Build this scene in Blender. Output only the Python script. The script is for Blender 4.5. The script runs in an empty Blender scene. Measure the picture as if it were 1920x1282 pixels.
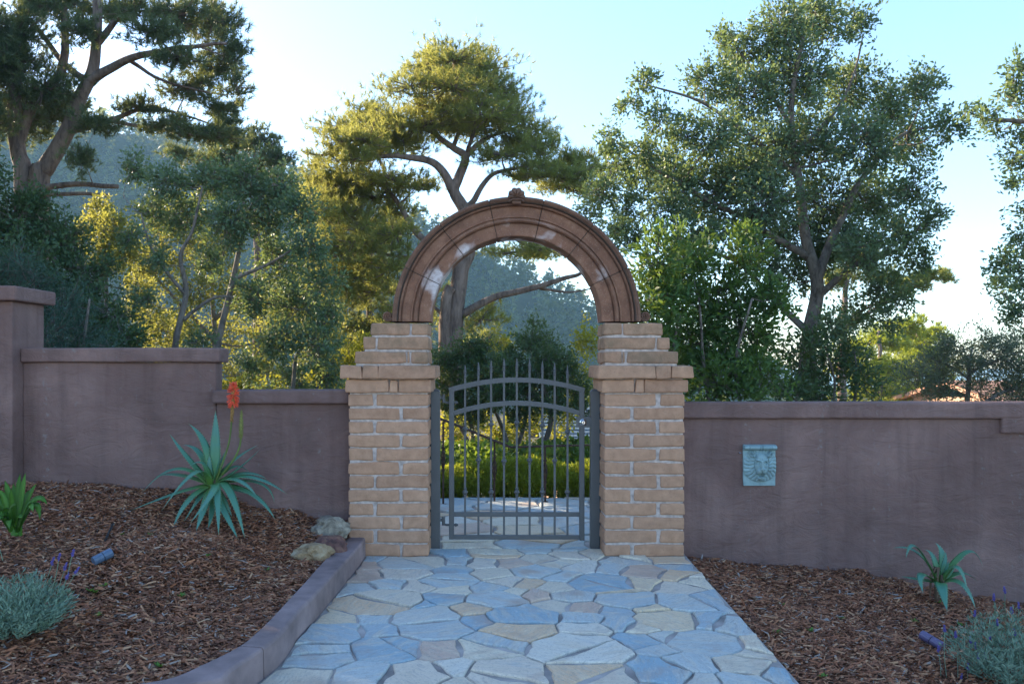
import bpy, bmesh, math, random
import numpy as np
from mathutils import Vector, Matrix, noise as mnoise

random.seed(7)
RNG = np.random.default_rng(11)
SC = bpy.context.scene
COL = SC.collection

# ------------------------------------------------------------------ camera, sky, sun, exposure
CAMX, CAMY, CAMZ = -0.2267, -5.79, 1.388
FPX, VPX, VPY = 1493.0, 910.0, 685.0          # focal length and vanishing point in photo pixels (1920 wide)
cam = bpy.data.cameras.new('camera'); camo = bpy.data.objects.new('camera', cam); COL.objects.link(camo)
camo.location = (CAMX, CAMY, CAMZ); camo.rotation_euler = (math.pi/2, 0, 0)
cam.sensor_width = 36.0; cam.lens = FPX/1920*36
cam.shift_x = (960-VPX)/1920; cam.shift_y = (VPY-641)/1920
cam.clip_start = 0.05; cam.clip_end = 6000
cam.dof.use_dof = True; cam.dof.focus_distance = 5.9; cam.dof.aperture_fstop = 6.3
SC.camera = camo

SUN_AZ = math.radians(-57)      # from +Y towards +X; negative = to the left of the view, beyond the wall
SUN_EL = math.radians(23)
world = bpy.data.worlds.new('World'); SC.world = world; world.use_nodes = True
wn = world.node_tree.nodes; wl = world.node_tree.links
sky = wn.new('ShaderNodeTexSky'); sky.sky_type = 'NISHITA'; sky.sun_disc = False
sky.sun_elevation = SUN_EL; sky.sun_rotation = SUN_AZ
sky.air_density = 1.0; sky.dust_density = 0.5; sky.ozone_density = 3.0
bg = wn['Background']; bg.inputs['Strength'].default_value = 0.11
wl.new(sky.outputs[0], bg.inputs['Color'])
sl = bpy.data.lights.new('sun', 'SUN'); slo = bpy.data.objects.new('sun', sl); COL.objects.link(slo)
sl.energy = 5.0; sl.angle = math.radians(0.55); sl.color = (1.0, 0.82, 0.58)
sdir = Vector((math.sin(SUN_AZ)*math.cos(SUN_EL), math.cos(SUN_AZ)*math.cos(SUN_EL), math.sin(SUN_EL)))
slo.rotation_euler = sdir.to_track_quat('Z', 'Y').to_euler(); slo.location = (-20, 20, 20)
SC.view_settings.view_transform = 'Standard'; SC.view_settings.look = 'None'
SC.view_settings.exposure = 2.15; SC.view_settings.gamma = 1.0
SC.render.engine = 'CYCLES'
SC.cycles.use_denoising = True
SC.cycles.max_bounces = 8; SC.cycles.diffuse_bounces = 3; SC.cycles.glossy_bounces = 3
SC.cycles.transmission_bounces = 6; SC.cycles.transparent_max_bounces = 8
SC.cycles.sample_clamp_indirect = 5.0; SC.cycles.sample_clamp_direct = 8.0

# ------------------------------------------------------------------ helpers
def P(px, py, D):
    """photo pixel at distance D in front of the camera -> point"""
    return Vector((CAMX+(px-VPX)/FPX*D, CAMY+D, CAMZ-(py-VPY)/FPX*D))
def G(px, py, z=0.0):
    """photo pixel on the horizontal plane z"""
    D = (CAMZ-z)*FPX/(py-VPY)
    return Vector((CAMX+(px-VPX)/FPX*D, CAMY+D, z))

def put(o, label=None, cat=None, group=None, kind=None):
    if label: o['label'] = label
    if cat: o['category'] = cat
    if group: o['group'] = group
    if kind: o['kind'] = kind
    return o
def empty(name, loc=(0, 0, 0)):
    o = bpy.data.objects.new(name, None); COL.objects.link(o); o.location = loc
    o.empty_display_size = 0.1
    return o
def link_mesh(name, me, mat=None, parent=None):
    o = bpy.data.objects.new(name, me); COL.objects.link(o)
    if mat is not None and not me.materials: me.materials.append(mat)
    if parent is not None:
        o.parent = parent
        o.matrix_parent_inverse = Matrix.Translation(-Vector(parent.location)) if parent.parent is None else Matrix.Identity(4)
    return o

class MB:
    """collects verts and faces (world coordinates) into one mesh"""
    def __init__(s): s.v = []; s.f = []; s.r = []
    def add(s, verts, faces, rnd=None):
        n = len(s.v); s.v += [tuple(v) for v in verts]
        s.f += [tuple(i+n for i in f) for f in faces]
        s.r += [random.random() if rnd is None else rnd]*len(verts)
    def tube(s, pts, rad, sides=8, cap=True):
        pts = [Vector(p) for p in pts]; n = len(pts)
        rings = []; up = Vector((0.13, 0.31, 0.94)).normalized(); prev = None
        for i, p in enumerate(pts):
            t = (pts[min(i+1, n-1)]-pts[max(i-1, 0)])
            if t.length < 1e-9: t = Vector((0, 0, 1))
            t.normalize()
            if prev is None:
                a = t.cross(up)
                if a.length < 1e-3: a = t.cross(Vector((1, 0, 0)))
            else:
                a = prev - t*prev.dot(t)
                if a.length < 1e-4: a = t.cross(up)
            a.normalize(); prev = a; b = t.cross(a)
            r = rad[i] if hasattr(rad, '__len__') else rad
            rings.append([p+(a*math.cos(k*2*math.pi/sides)+b*math.sin(k*2*math.pi/sides))*r for k in range(sides)])
        vs = [v for r in rings for v in r]; fs = []
        for i in range(n-1):
            for k in range(sides):
                fs.append((i*sides+k, i*sides+(k+1) % sides, (i+1)*sides+(k+1) % sides, (i+1)*sides+k))
        if cap:
            fs.append(tuple(reversed(range(sides)))); fs.append(tuple((n-1)*sides+k for k in range(sides)))
        s.add(vs, fs)
    def box(s, x0, x1, y0, y1, z0, z1, bev=0.0):
        v, f = rbox(x0, x1, y0, y1, z0, z1, bev); s.add(v, f)
    def build(s, name, mat, parent=None, smooth=False):
        me = bpy.data.meshes.new(name); me.from_pydata(s.v, [], s.f)
        a = me.attributes.new('rnd', 'FLOAT', 'POINT'); a.data.foreach_set('value', np.array(s.r, dtype=np.float32))
        if smooth: me.polygons.foreach_set('use_smooth', np.ones(len(me.polygons), dtype=bool))
        me.update()
        return link_mesh(name, me, mat, parent)

def rbox(x0, x1, y0, y1, z0, z1, r=0.0, jit=0.0, seed=0, extra=()):
    """box with rounded (chamfer-shaded) edges; extra = additional cuts along x"""
    if r <= 0:
        v = [(x, y, z) for z in (z0, z1) for y in (y0, y1) for x in (x0, x1)]
        return v, [(0, 2, 3, 1), (4, 5, 7, 6), (0, 1, 5, 4), (2, 6, 7, 3), (0, 4, 6, 2), (1, 3, 7, 5)]
    xs = [x0, x0+r, *extra, x1-r, x1]; ys = [y0, y0+r, y1-r, y1]; zs = [z0, z0+r, z1-r, z1]
    idx = {}; V = []
    def vid(i, j, k):
        key = (i, j, k)
        if key not in idx:
            p = Vector((xs[i], ys[j], zs[k]))
            c = Vector((min(max(p.x, x0+r), x1-r), min(max(p.y, y0+r), y1-r), min(max(p.z, z0+r), z1-r)))
            d = p-c
            if d.length > r*1.001: p = c+d.normalized()*r
            if jit:
                q = p*9+Vector((seed*3.7, seed*1.3, 0))
                p = p+mnoise.noise_vector(q)*jit
            idx[key] = len(V); V.append(p)
        return idx[key]
    F = []
    nx, ny, nz = len(xs)-1, 3, 3
    for i in range(nx):
        for j in range(ny):
            F.append((vid(i, j, 0), vid(i, j+1, 0), vid(i+1, j+1, 0), vid(i+1, j, 0)))
            F.append((vid(i, j, nz), vid(i+1, j, nz), vid(i+1, j+1, nz), vid(i, j+1, nz)))
    for i in range(nx):
        for k in range(nz):
            F.append((vid(i, 0, k), vid(i+1, 0, k), vid(i+1, 0, k+1), vid(i, 0, k+1)))
            F.append((vid(i, ny, k), vid(i, ny, k+1), vid(i+1, ny, k+1), vid(i+1, ny, k)))
    for j in range(ny):
        for k in range(nz):
            F.append((vid(0, j, k), vid(0, j, k+1), vid(0, j+1, k+1), vid(0, j+1, k)))
            F.append((vid(nx, j, k), vid(nx, j+1, k), vid(nx, j+1, k+1), vid(nx, j, k+1)))
    return V, F

def np_mesh(name, V, nper, mat, parent=None, rnd=None, smooth=False):
    """V (N*nper,3): every nper verts form one face"""
    V = np.ascontiguousarray(V, dtype=np.float32); n = len(V)//nper
    me = bpy.data.meshes.new(name)
    me.vertices.add(len(V)); me.vertices.foreach_set('co', V.ravel())
    me.loops.add(len(V)); me.loops.foreach_set('vertex_index', np.arange(len(V), dtype=np.int32))
    me.polygons.add(n)
    me.polygons.foreach_set('loop_start', np.arange(0, n*nper, nper, dtype=np.int32))
    me.polygons.foreach_set('loop_total', np.full(n, nper, dtype=np.int32))
    a = me.attributes.new('rnd', 'FLOAT', 'POINT')
    if rnd is None: rnd = RNG.random(n)
    a.data.foreach_set('value', np.repeat(rnd, nper).astype(np.float32))
    me.update(calc_edges=True); me.validate()
    return link_mesh(name, me, mat, parent)

def catmull(pts, n=6):
    pts = [Vector(p) for p in pts]
    if len(pts) < 3: return [pts[0].lerp(pts[-1], t/n) for t in range(n+1)]
    out = []
    for i in range(len(pts)-1):
        p0 = pts[max(i-1, 0)]; p1 = pts[i]; p2 = pts[i+1]; p3 = pts[min(i+2, len(pts)-1)]
        for k in range(n):
            t = k/n
            out.append(0.5*((2*p1)+(p2-p0)*t+(2*p0-5*p1+4*p2-p3)*t*t+(3*p1-p0-3*p2+p3)*t**3))
    out.append(pts[-1]); return out

# ------------------------------------------------------------------ materials
def new_mat(name):
    m = bpy.data.materials.new(name); m.use_nodes = True
    nt = m.node_tree; b = nt.nodes['Principled BSDF']
    return m, nt, b
def N(nt, kind, **kw):
    n = nt.nodes.new(kind)
    for k, v in kw.items(): setattr(n, k, v)
    return n
def ramp(nt, fac, stops, interp='LINEAR'):
    r = N(nt, 'ShaderNodeValToRGB'); cr = r.color_ramp; cr.interpolation = interp
    while len(cr.elements) > 1: cr.elements.remove(cr.elements[-1])
    cr.elements[0].position = stops[0][0]; cr.elements[0].color = (*stops[0][1], 1)
    for p, c in stops[1:]:
        e = cr.elements.new(p); e.color = (*c, 1)
    nt.links.new(fac, r.inputs[0]); return r.outputs[0]
def noise(nt, scale, detail=4, rough=0.55, vec=None, dist=0.0, out='Fac'):
    n = N(nt, 'ShaderNodeTexNoise'); n.inputs['Scale'].default_value = scale
    n.inputs['Detail'].default_value = detail; n.inputs['Roughness'].default_value = rough
    n.inputs['Distortion'].default_value = dist
    if vec is not None: nt.links.new(vec, n.inputs['Vector'])
    return n.outputs[out]
def mix(nt, fac, a, b, mode='MIX'):
    m = N(nt, 'ShaderNodeMix', data_type='RGBA', blend_type=mode)
    for sock, val in ((m.inputs[0], fac), (m.inputs[6], a), (m.inputs[7], b)):
        if hasattr(val, 'is_linked') or hasattr(val, 'links'): nt.links.new(val, sock)
        elif isinstance(val, (int, float)): sock.default_value = val
        else: sock.default_value = (*val, 1)
    return m.outputs[2]
def bump(nt, b, h, strength=0.3, dist=0.01, prev=None):
    n = N(nt, 'ShaderNodeBump'); n.inputs['Strength'].default_value = strength; n.inputs['Distance'].default_value = dist
    nt.links.new(h, n.inputs['Height'])
    if prev is not None: nt.links.new(prev, n.inputs['Normal'])
    nt.links.new(n.outputs[0], b.inputs['Normal']); return n.outputs[0]
def world_pos(nt):
    return N(nt, 'ShaderNodeNewGeometry').outputs['Position']
def objrand(nt):
    return N(nt, 'ShaderNodeObjectInfo').outputs['Random']

def simple(name, col, rough=0.6, spec=0.4, metal=0.0, var=0.15, nscale=12, bs=0.2, bd=0.004, bscale=60):
    m, nt, b = new_mat(name)
    pos = world_pos(nt)
    f = noise(nt, nscale, 5, 0.6, pos)
    c = ramp(nt, f, [(0.3, tuple(x*(1-var) for x in col)), (0.7, tuple(min(1, x*(1+var)) for x in col))])
    nt.links.new(c, b.inputs['Base Color']); b.inputs['Roughness'].default_value = rough
    b.inputs['Specular IOR Level'].default_value = spec; b.inputs['Metallic'].default_value = metal
    if bs: bump(nt, b, noise(nt, bscale, 5, 0.6, pos), bs, bd)
    return m

M = {}
def stucco():
    m, nt, b = new_mat('mauve_stucco'); pos = world_pos(nt)
    f1 = noise(nt, 1.6, 6, 0.62, pos, 0.6); f2 = noise(nt, 9, 5, 0.6, pos)
    c = ramp(nt, f1, [(0.28, (0.113, 0.068, 0.060)), (0.48, (0.184, 0.111, 0.099)), (0.72, (0.272, 0.173, 0.153))])
    c = mix(nt, ramp(nt, f2, [(0.35, (0, 0, 0)), (0.75, (0.35, 0.35, 0.35))]), c, (0.185, 0.135, 0.128))
    # pale lime runs below the coping's top edge
    sep = N(nt, 'ShaderNodeSeparateXYZ'); nt.links.new(pos, sep.inputs[0])
    cmb = N(nt, 'ShaderNodeCombineXYZ'); nt.links.new(sep.outputs[0], cmb.inputs[0])
    stv = N(nt, 'ShaderNodeVectorMath', operation='MULTIPLY'); stv.inputs[1].default_value = (9, 9, 0.7); nt.links.new(pos, stv.inputs[0])
    c = mix(nt, ramp(nt, noise(nt, 1.0, 5, 0.65, stv.outputs[0]), [(0.5, (0, 0, 0)), (0.72, (0.4,)*3)]), c, (0.085, 0.055, 0.048))
    st = noise(nt, 5.0, 4, 0.7, cmb.outputs[0])
    st2 = noise(nt, 25, 3, 0.6, pos)
    mm = N(nt, 'ShaderNodeMath', operation='MULTIPLY'); nt.links.new(st, mm.inputs[0]); nt.links.new(st2, mm.inputs[1])
    c = mix(nt, ramp(nt, mm.outputs[0], [(0.34, (0, 0, 0)), (0.42, (0.4, 0.4, 0.4))]), c, (0.26, 0.27, 0.27))
    nt.links.new(c, b.inputs['Base Color']); b.inputs['Roughness'].default_value = 0.82
    b.inputs['Specular IOR Level'].default_value = 0.25
    tr = N(nt, 'ShaderNodeVectorMath', operation='MULTIPLY'); tr.inputs[1].default_value = (0.8, 1, 1.7); nt.links.new(pos, tr.inputs[0])
    n1 = bump(nt, b, noise(nt, 4.5, 7, 0.68, tr.outputs[0], 2.2), 0.7, 0.03)
    bump(nt, b, noise(nt, 90, 5, 0.75, pos), 0.5, 0.004, n1)
    return m
def brickmat():
    m, nt, b = new_mat('tan_slump_block'); pos = world_pos(nt)
    r = objrand(nt)
    c = ramp(nt, r, [(0.0, (0.35, 0.195, 0.125)), (0.3, (0.50, 0.285, 0.175)), (0.6, (0.41, 0.235, 0.15)), (0.8, (0.54, 0.315, 0.20)), (1.0, (0.45, 0.245, 0.15))])
    f = noise(nt, 14, 6, 0.65, pos); c = mix(nt, 0.55, c, ramp(nt, f, [(0.3, (0.245, 0.14, 0.09)), (0.7, (0.53, 0.32, 0.21))]))
    # dark weathering near the weather-exposed top courses, shaped by noise
    sep = N(nt, 'ShaderNodeSeparateXYZ'); nt.links.new(pos, sep.inputs[0])
    mr = N(nt, 'ShaderNodeMapRange'); mr.inputs[1].default_value = 1.18; mr.inputs[2].default_value = 1.42
    nt.links.new(sep.outputs[2], mr.inputs[0])
    g = noise(nt, 6, 5, 0.7, pos); mm = N(nt, 'ShaderNodeMath', operation='MULTIPLY'); nt.links.new(g, mm.inputs[0]); nt.links.new(mr.outputs[0], mm.inputs[1])
    c = mix(nt, ramp(nt, mm.outputs[0], [(0.35, (0, 0, 0)), (0.62, (0.6, 0.6, 0.6))]), c, (0.135, 0.11, 0.07))
    v = N(nt, 'ShaderNodeTexVoronoi'); v.inputs['Scale'].default_value = 55; nt.links.new(pos, v.inputs['Vector'])
    c = mix(nt, ramp(nt, v.outputs['Distance'], [(0.05, (1, 1, 1)), (0.12, (0, 0, 0))]), c, (0.11, 0.08, 0.06))
    nt.links.new(c, b.inputs['Base Color']); b.inputs['Roughness'].default_value = 0.88; b.inputs['Specular IOR Level'].default_value = 0.2
    n1 = bump(nt, b, noise(nt, 28, 6, 0.7, pos, 0.5), 0.5, 0.008)
    bump(nt, b, v.outputs['Distance'], 0.25, 0.003, n1)
    return m
def archmat():
    m, nt, b = new_mat('red_cast_stone'); pos = world_pos(nt)
    f = noise(nt, 9, 7, 0.72, pos); r = objrand(nt)
    c = ramp(nt, f, [(0.3, (0.155, 0.078, 0.050)), (0.5, (0.255, 0.125, 0.078)), (0.72, (0.37, 0.205, 0.13))])
    c = mix(nt, ramp(nt, r, [(0, (0, 0, 0)), (1, (0.35, 0.35, 0.35))]), c, (0.16, 0.085, 0.06))
    v = N(nt, 'ShaderNodeTexVoronoi'); v.inputs['Scale'].default_value = 75; nt.links.new(pos, v.inputs['Vector'])
    c = mix(nt, ramp(nt, v.outputs['Distance'], [(0.1, (0.75, 0.75, 0.75)), (0.2, (0, 0, 0))]), c, (0.42, 0.33, 0.27))
    # grime settled on the outer mouldings (distance from the arch centre) and in patches
    sep = N(nt, 'ShaderNodeSeparateXYZ'); nt.links.new(pos, sep.inputs[0])
    cmb = N(nt, 'ShaderNodeCombineXYZ'); nt.links.new(sep.outputs[0], cmb.inputs[0])
    sub = N(nt, 'ShaderNodeMath', operation='SUBTRACT'); sub.inputs[1].default_value = 1.70; nt.links.new(sep.outputs[2], sub.inputs[0]); nt.links.new(sub.outputs[0], cmb.inputs[2])
    ln = N(nt, 'ShaderNodeVectorMath', operation='LENGTH'); nt.links.new(cmb.outputs[0], ln.inputs[0])
    g = noise(nt, 7, 6, 0.7, pos)
    gr = ramp(nt, ln.outputs['Value'], [(0.70, (0.18,)*3), (0.73, (0.42,)*3), (0.78, (0.2,)*3), (0.84, (0.35,)*3), (0.88, (0.75,)*3)])
    gm = mix(nt, 1.0, gr, ramp(nt, g, [(0.3, (0.25,)*3), (0.65, (1, 1, 1))]), 'MULTIPLY')
    c = mix(nt, gm, c, (0.058, 0.042, 0.033))
    # white lime bloom on the inner face band
    e = noise(nt, 3.3, 3, 0.55, pos, 0.4); e2 = noise(nt, 40, 3, 0.6, pos)
    er = ramp(nt, ln.outputs['Value'], [(0.60, (1, 1, 1)), (0.70, (0.9,)*3), (0.78, (0.0,)*3)])
    em = mix(nt, 1.0, er, ramp(nt, e, [(0.52, (0, 0, 0)), (0.61, (1, 1, 1))]), 'MULTIPLY')
    em = mix(nt, 1.0, em, ramp(nt, e2, [(0.3, (0.45,)*3), (0.6, (0.95,)*3)]), 'MULTIPLY')
    c = mix(nt, em, c, (0.60, 0.55, 0.55))
    nt.links.new(c, b.inputs['Base Color']); b.inputs['Roughness'].default_value = 0.85; b.inputs['Specular IOR Level'].default_value = 0.22
    n1 = bump(nt, b, noise(nt, 45, 6, 0.7, pos), 0.35, 0.004)
    bump(nt, b, v.outputs['Distance'], 0.3, 0.002, n1)
    return m
def flagmat():
    m, nt, b = new_mat('quartzite_flagstone'); pos = world_pos(nt)
    oi = N(nt, 'ShaderNodeObjectInfo')
    off = N(nt, 'ShaderNodeVectorMath', operation='MULTIPLY_ADD')
    cr = N(nt, 'ShaderNodeCombineXYZ'); nt.links.new(oi.outputs['Random'], cr.inputs[0]); nt.links.new(oi.outputs['Random'], cr.inputs[1])
    nt.links.new(cr.outputs[0], off.inputs[0]); off.inputs[1].default_value = (37, 53, 0); nt.links.new(pos, off.inputs[2])
    p = off.outputs[0]
    rot = N(nt, 'ShaderNodeVectorRotate'); rot.rotation_type = 'Z_AXIS'; nt.links.new(p, rot.inputs['Vector'])
    ang = N(nt, 'ShaderNodeMath', operation='MULTIPLY'); ang.inputs[1].default_value = 6.0; nt.links.new(oi.outputs['Random'], ang.inputs[0]); nt.links.new(ang.outputs[0], rot.inputs['Angle'])
    sc = N(nt, 'ShaderNodeVectorMath', operation='MULTIPLY'); sc.inputs[1].default_value = (1, 3.2, 1); nt.links.new(rot.outputs[0], sc.inputs[0])
    g1 = noise(nt, 3.2, 6, 0.62, sc.outputs[0], 1.2); g2 = noise(nt, 26, 6, 0.72, sc.outputs[0])
    c = oi.outputs['Color']
    c = mix(nt, ramp(nt, g1, [(0.46, (0, 0, 0)), (0.64, (0.5, 0.5, 0.5))]), c, (0.68, 0.58, 0.44))
    c = mix(nt, ramp(nt, g1, [(0.30, (0.55, 0.55, 0.55)), (0.43, (0, 0, 0))]), c, (0.46, 0.50, 0.50))
    g4 = noise(nt, 85, 5, 0.75, p); g5 = noise(nt, 9, 7, 0.75, sc.outputs[0], 2.0)
    c = mix(nt, ramp(nt, g5, [(0.36, (0.55,)*3), (0.47, (0, 0, 0))]), c, (0.34, 0.33, 0.32))
    c = mix(nt, ramp(nt, g5, [(0.55, (0, 0, 0)), (0.66, (0.55,)*3)]), c, (0.80, 0.72, 0.60))
    c = mix(nt, ramp(nt, g4, [(0.36, (0.5,)*3), (0.46, (0, 0, 0))]), c, (0.26, 0.25, 0.24))
    g3 = noise(nt, 2.1, 4, 0.6, p, 0.5)
    c = mix(nt, ramp(nt, g3, [(0.56, (0, 0, 0)), (0.68, (0.6, 0.6, 0.6))]), c, (0.42, 0.29, 0.22))
    c = mix(nt, ramp(nt, g2, [(0.34, (0.55, 0.55, 0.55)), (0.43, (0, 0, 0))]), c, (0.33, 0.31, 0.28))
    c = mix(nt, ramp(nt, g2, [(0.6, (0, 0, 0)), (0.75, (0.5, 0.5, 0.5))]), c, (0.74, 0.70, 0.62))
    nt.links.new(c, b.inputs['Base Color']); b.inputs['Roughness'].default_value = 0.62; b.inputs['Specular IOR Level'].default_value = 0.35
    n1 = bump(nt, b, g1, 0.6, 0.02); n1 = bump(nt, b, g5, 0.7, 0.012, n1); bump(nt, b, g2, 0.7, 0.008, n1)
    return m
def leafmat(name, cols, trans, tf=0.35, rough=0.42, spec=0.45):
    rough = max(rough, 0.5); spec = min(spec, 0.32)
    m, nt, b = new_mat(name)
    at = N(nt, 'ShaderNodeAttribute'); at.attribute_name = 'rnd'
    k = len(cols)
    c = ramp(nt, at.outputs['Fac'], [(i/(k-1), cc) for i, cc in enumerate(cols)])
    nt.links.new(c, b.inputs['Base Color']); b.inputs['Roughness'].default_value = rough; b.inputs['Specular IOR Level'].default_value = spec
    t = N(nt, 'ShaderNodeBsdfTranslucent')
    tc = mix(nt, 0.35, trans, c); nt.links.new(tc, t.inputs['Color'])
    ms = N(nt, 'ShaderNodeMixShader'); ms.inputs[0].default_value = tf
    nt.links.new(b.outputs[0], ms.inputs[1]); nt.links.new(t.outputs[0], ms.inputs[2])
    nt.links.new(ms.outputs[0], nt.nodes['Material Output'].inputs['Surface'])
    return m
def chipmat():
    m, nt, b = new_mat('bark_mulch')
    at = N(nt, 'ShaderNodeAttribute'); at.attribute_name = 'rnd'
    c = ramp(nt, at.outputs['Fac'], [(0, (0.06, 0.027, 0.017)), (0.2, (0.16, 0.062, 0.033)), (0.5, (0.30, 0.115, 0.058)), (0.8, (0.42, 0.185, 0.092)), (0.95, (0.50, 0.30, 0.17)), (1, (0.30, 0.27, 0.25))])
    f = noise(nt, 90, 4, 0.6, world_pos(nt)); c = mix(nt, 0.3, c, mix(nt, f, (0.05, 0.03, 0.02), c, 'MIX'))
    nt.links.new(c, b.inputs['Base Color']); b.inputs['Roughness'].default_value = 0.75; b.inputs['Specular IOR Level'].default_value = 0.3
    return m
def barkmat(name, dark, light, scale=9, stretch=0.18):
    m, nt, b = new_mat(name); pos = world_pos(nt)
    sc = N(nt, 'ShaderNodeVectorMath', operation='MULTIPLY'); sc.inputs[1].default_value = (1, 1, stretch); nt.links.new(pos, sc.inputs[0])
    f = noise(nt, scale, 6, 0.7, sc.outputs[0], 0.6)
    c = ramp(nt, f, [(0.33, dark), (0.62, light)])
    nt.links.new(c, b.inputs['Base Color']); b.inputs['Roughness'].default_value = 0.9; b.inputs['Specular IOR Level'].default_value = 0.15
    bump(nt, b, f, 0.8, 0.03)
    return m

M['stucco'] = stucco(); M['brick'] = brickmat(); M['arch'] = archmat(); M['flag'] = flagmat()
M['mortar'] = simple('lime_mortar', (0.45, 0.375, 0.34), 0.9, 0.2, var=0.35, nscale=30, bs=0.4, bscale=150)
M['joint'] = simple('dark_joint_mortar', (0.075, 0.055, 0.045), 0.95, 0.1, bs=0)
M['grout'] = simple('grey_grout', (0.34, 0.31, 0.29), 0.85, 0.25, var=0.5, nscale=3.5, bs=0.4, bscale=120)
M['metal'] = simple('grey_gate_paint', (0.085, 0.088, 0.092), 0.48, 0.5, var=0.08, nscale=8, bs=0.08, bscale=200, bd=0.001)
M['chrome'] = simple('chrome_lock', (0.6, 0.62, 0.64), 0.18, 0.5, metal=1.0, var=0.03, bs=0)
M['darkhole'] = simple('lock_keyway', (0.02, 0.02, 0.02), 0.6, bs=0)
M['kerb'] = simple('mauve_cast_concrete', (0.235, 0.175, 0.17), 0.8, 0.3, var=0.4, nscale=4, bs=0.35, bscale=70)
M['soil'] = simple('dark_soil', (0.13, 0.065, 0.04), 0.95, 0.1, var=0.5, nscale=35, bs=0.8, bscale=60, bd=0.02)
M['chips'] = chipmat()
M['plaque'] = simple('verdigris_plaster', (0.22, 0.33, 0.35), 0.6, 0.35, var=0.22, nscale=18, bs=0.25, bscale=90)
M['rust_iron'] = simple('rusted_iron', (0.075, 0.042, 0.03), 0.75, 0.3, var=0.4, nscale=25, bs=0.3, bscale=150)
M['lamp_blue'] = simple('blue_grey_enamel', (0.075, 0.12, 0.19), 0.45, 0.5, var=0.12, nscale=20, bs=0.1)
M['lamp_violet'] = simple('violet_grey_enamel', (0.12, 0.10, 0.19), 0.45, 0.5, var=0.12, nscale=20, bs=0.1)
M['rubber'] = simple('black_rubber', (0.015, 0.016, 0.018), 0.6, 0.4, bs=0)
M['bark_pine'] = barkmat('pine_bark', (0.07, 0.05, 0.042), (0.24, 0.18, 0.15), 7, 0.22)
M['bark_oak'] = barkmat('oak_bark', (0.06, 0.05, 0.042), (0.2, 0.175, 0.15), 12, 0.5)
M['bark_pale'] = barkmat('pale_bark', (0.08, 0.07, 0.06), (0.24, 0.21, 0.185), 10, 0.5)
M['ground'] = simple('garden_ground', (0.085, 0.075, 0.04), 0.95, 0.1, var=0.5, nscale=0.8, bs=0.6, bscale=12, bd=0.05)
M['hillside'] = simple('hillside_scrub', (0.06, 0.07, 0.035), 0.95, 0.1, var=0.4, nscale=0.05, bs=0)
M['concrete'] = simple('pale_bounce_concrete', (0.48, 0.44, 0.39), 0.85, 0.2, var=0.12, nscale=1.2, bs=0.2)
M['sea'] = simple('sea_water', (0.03, 0.09, 0.15), 0.25, 0.5, var=0.1, nscale=0.02, bs=0)
M['oak_leaf'] = leafmat('oak_leaves', [(0.045, 0.09, 0.062), (0.07, 0.13, 0.082), (0.10, 0.165, 0.095), (0.15, 0.205, 0.10)], (0.36, 0.44, 0.08), 0.32, 0.40, 0.5)
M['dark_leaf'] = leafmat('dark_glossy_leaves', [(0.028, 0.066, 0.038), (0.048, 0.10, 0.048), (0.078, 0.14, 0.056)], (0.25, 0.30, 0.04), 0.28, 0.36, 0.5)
M['bay_leaf'] = leafmat('bay_leaves', [(0.03, 0.08, 0.028), (0.055, 0.12, 0.035), (0.09, 0.17, 0.04)], (0.34, 0.46, 0.05), 0.34, 0.36, 0.5)
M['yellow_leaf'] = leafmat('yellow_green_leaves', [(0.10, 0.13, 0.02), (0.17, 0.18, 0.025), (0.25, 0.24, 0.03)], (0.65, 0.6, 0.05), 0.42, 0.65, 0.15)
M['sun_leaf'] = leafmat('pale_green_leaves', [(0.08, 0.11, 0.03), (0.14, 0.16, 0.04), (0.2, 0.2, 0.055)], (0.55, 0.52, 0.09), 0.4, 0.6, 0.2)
M['olive_leaf'] = leafmat('grey_olive_leaves', [(0.05, 0.075, 0.05), (0.085, 0.11, 0.07), (0.13, 0.15, 0.09)], (0.3, 0.34, 0.12), 0.3, 0.5, 0.35)
M['juniper'] = leafmat('blue_green_scale_leaves', [(0.022, 0.058, 0.045), (0.04, 0.09, 0.068), (0.07, 0.13, 0.095)], (0.18, 0.3, 0.12), 0.25, 0.5, 0.35)
M['needle'] = leafmat('pine_needles', [(0.055, 0.10, 0.035), (0.09, 0.14, 0.042), (0.13, 0.17, 0.05), (0.19, 0.20, 0.06)], (0.66, 0.62, 0.14), 0.46, 0.6, 0.2)
M['needle_dark'] = leafmat('dark_pine_needles', [(0.03, 0.06, 0.04), (0.05, 0.09, 0.05), (0.08, 0.12, 0.058), (0.13, 0.14, 0.06)], (0.36, 0.38, 0.08), 0.32, 0.45, 0.35)
M['hedge_leaf'] = leafmat('golden_juniper_sprays', [(0.15, 0.20, 0.02), (0.22, 0.27, 0.025), (0.30, 0.34, 0.035)], (0.6, 0.62, 0.05), 0.38, 0.55, 0.25)
M['ivy'] = leafmat('ivy_leaves', [(0.03, 0.075, 0.02), (0.06, 0.13, 0.025), (0.10, 0.19, 0.03)], (0.4, 0.52, 0.05), 0.36, 0.4, 0.45)
M['lav_leaf'] = leafmat('lavender_leaves', [(0.10, 0.18, 0.13), (0.16, 0.25, 0.18), (0.23, 0.33, 0.23)], (0.2, 0.3, 0.15), 0.22, 0.6, 0.3)
M['lav_flower'] = leafmat('lavender_flowers', [(0.10, 0.085, 0.28), (0.15, 0.12, 0.38)], (0.2, 0.16, 0.5), 0.2, 0.6, 0.2)
M['weed'] = leafmat('weed_leaves', [(0.05, 0.13, 0.02), (0.10, 0.22, 0.035)], (0.3, 0.45, 0.05), 0.3)
M['strap'] = leafmat('strap_leaves', [(0.05, 0.16, 0.02), (0.09, 0.235, 0.035)], (0.3, 0.5, 0.04), 0.28, 0.32, 0.5)
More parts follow.
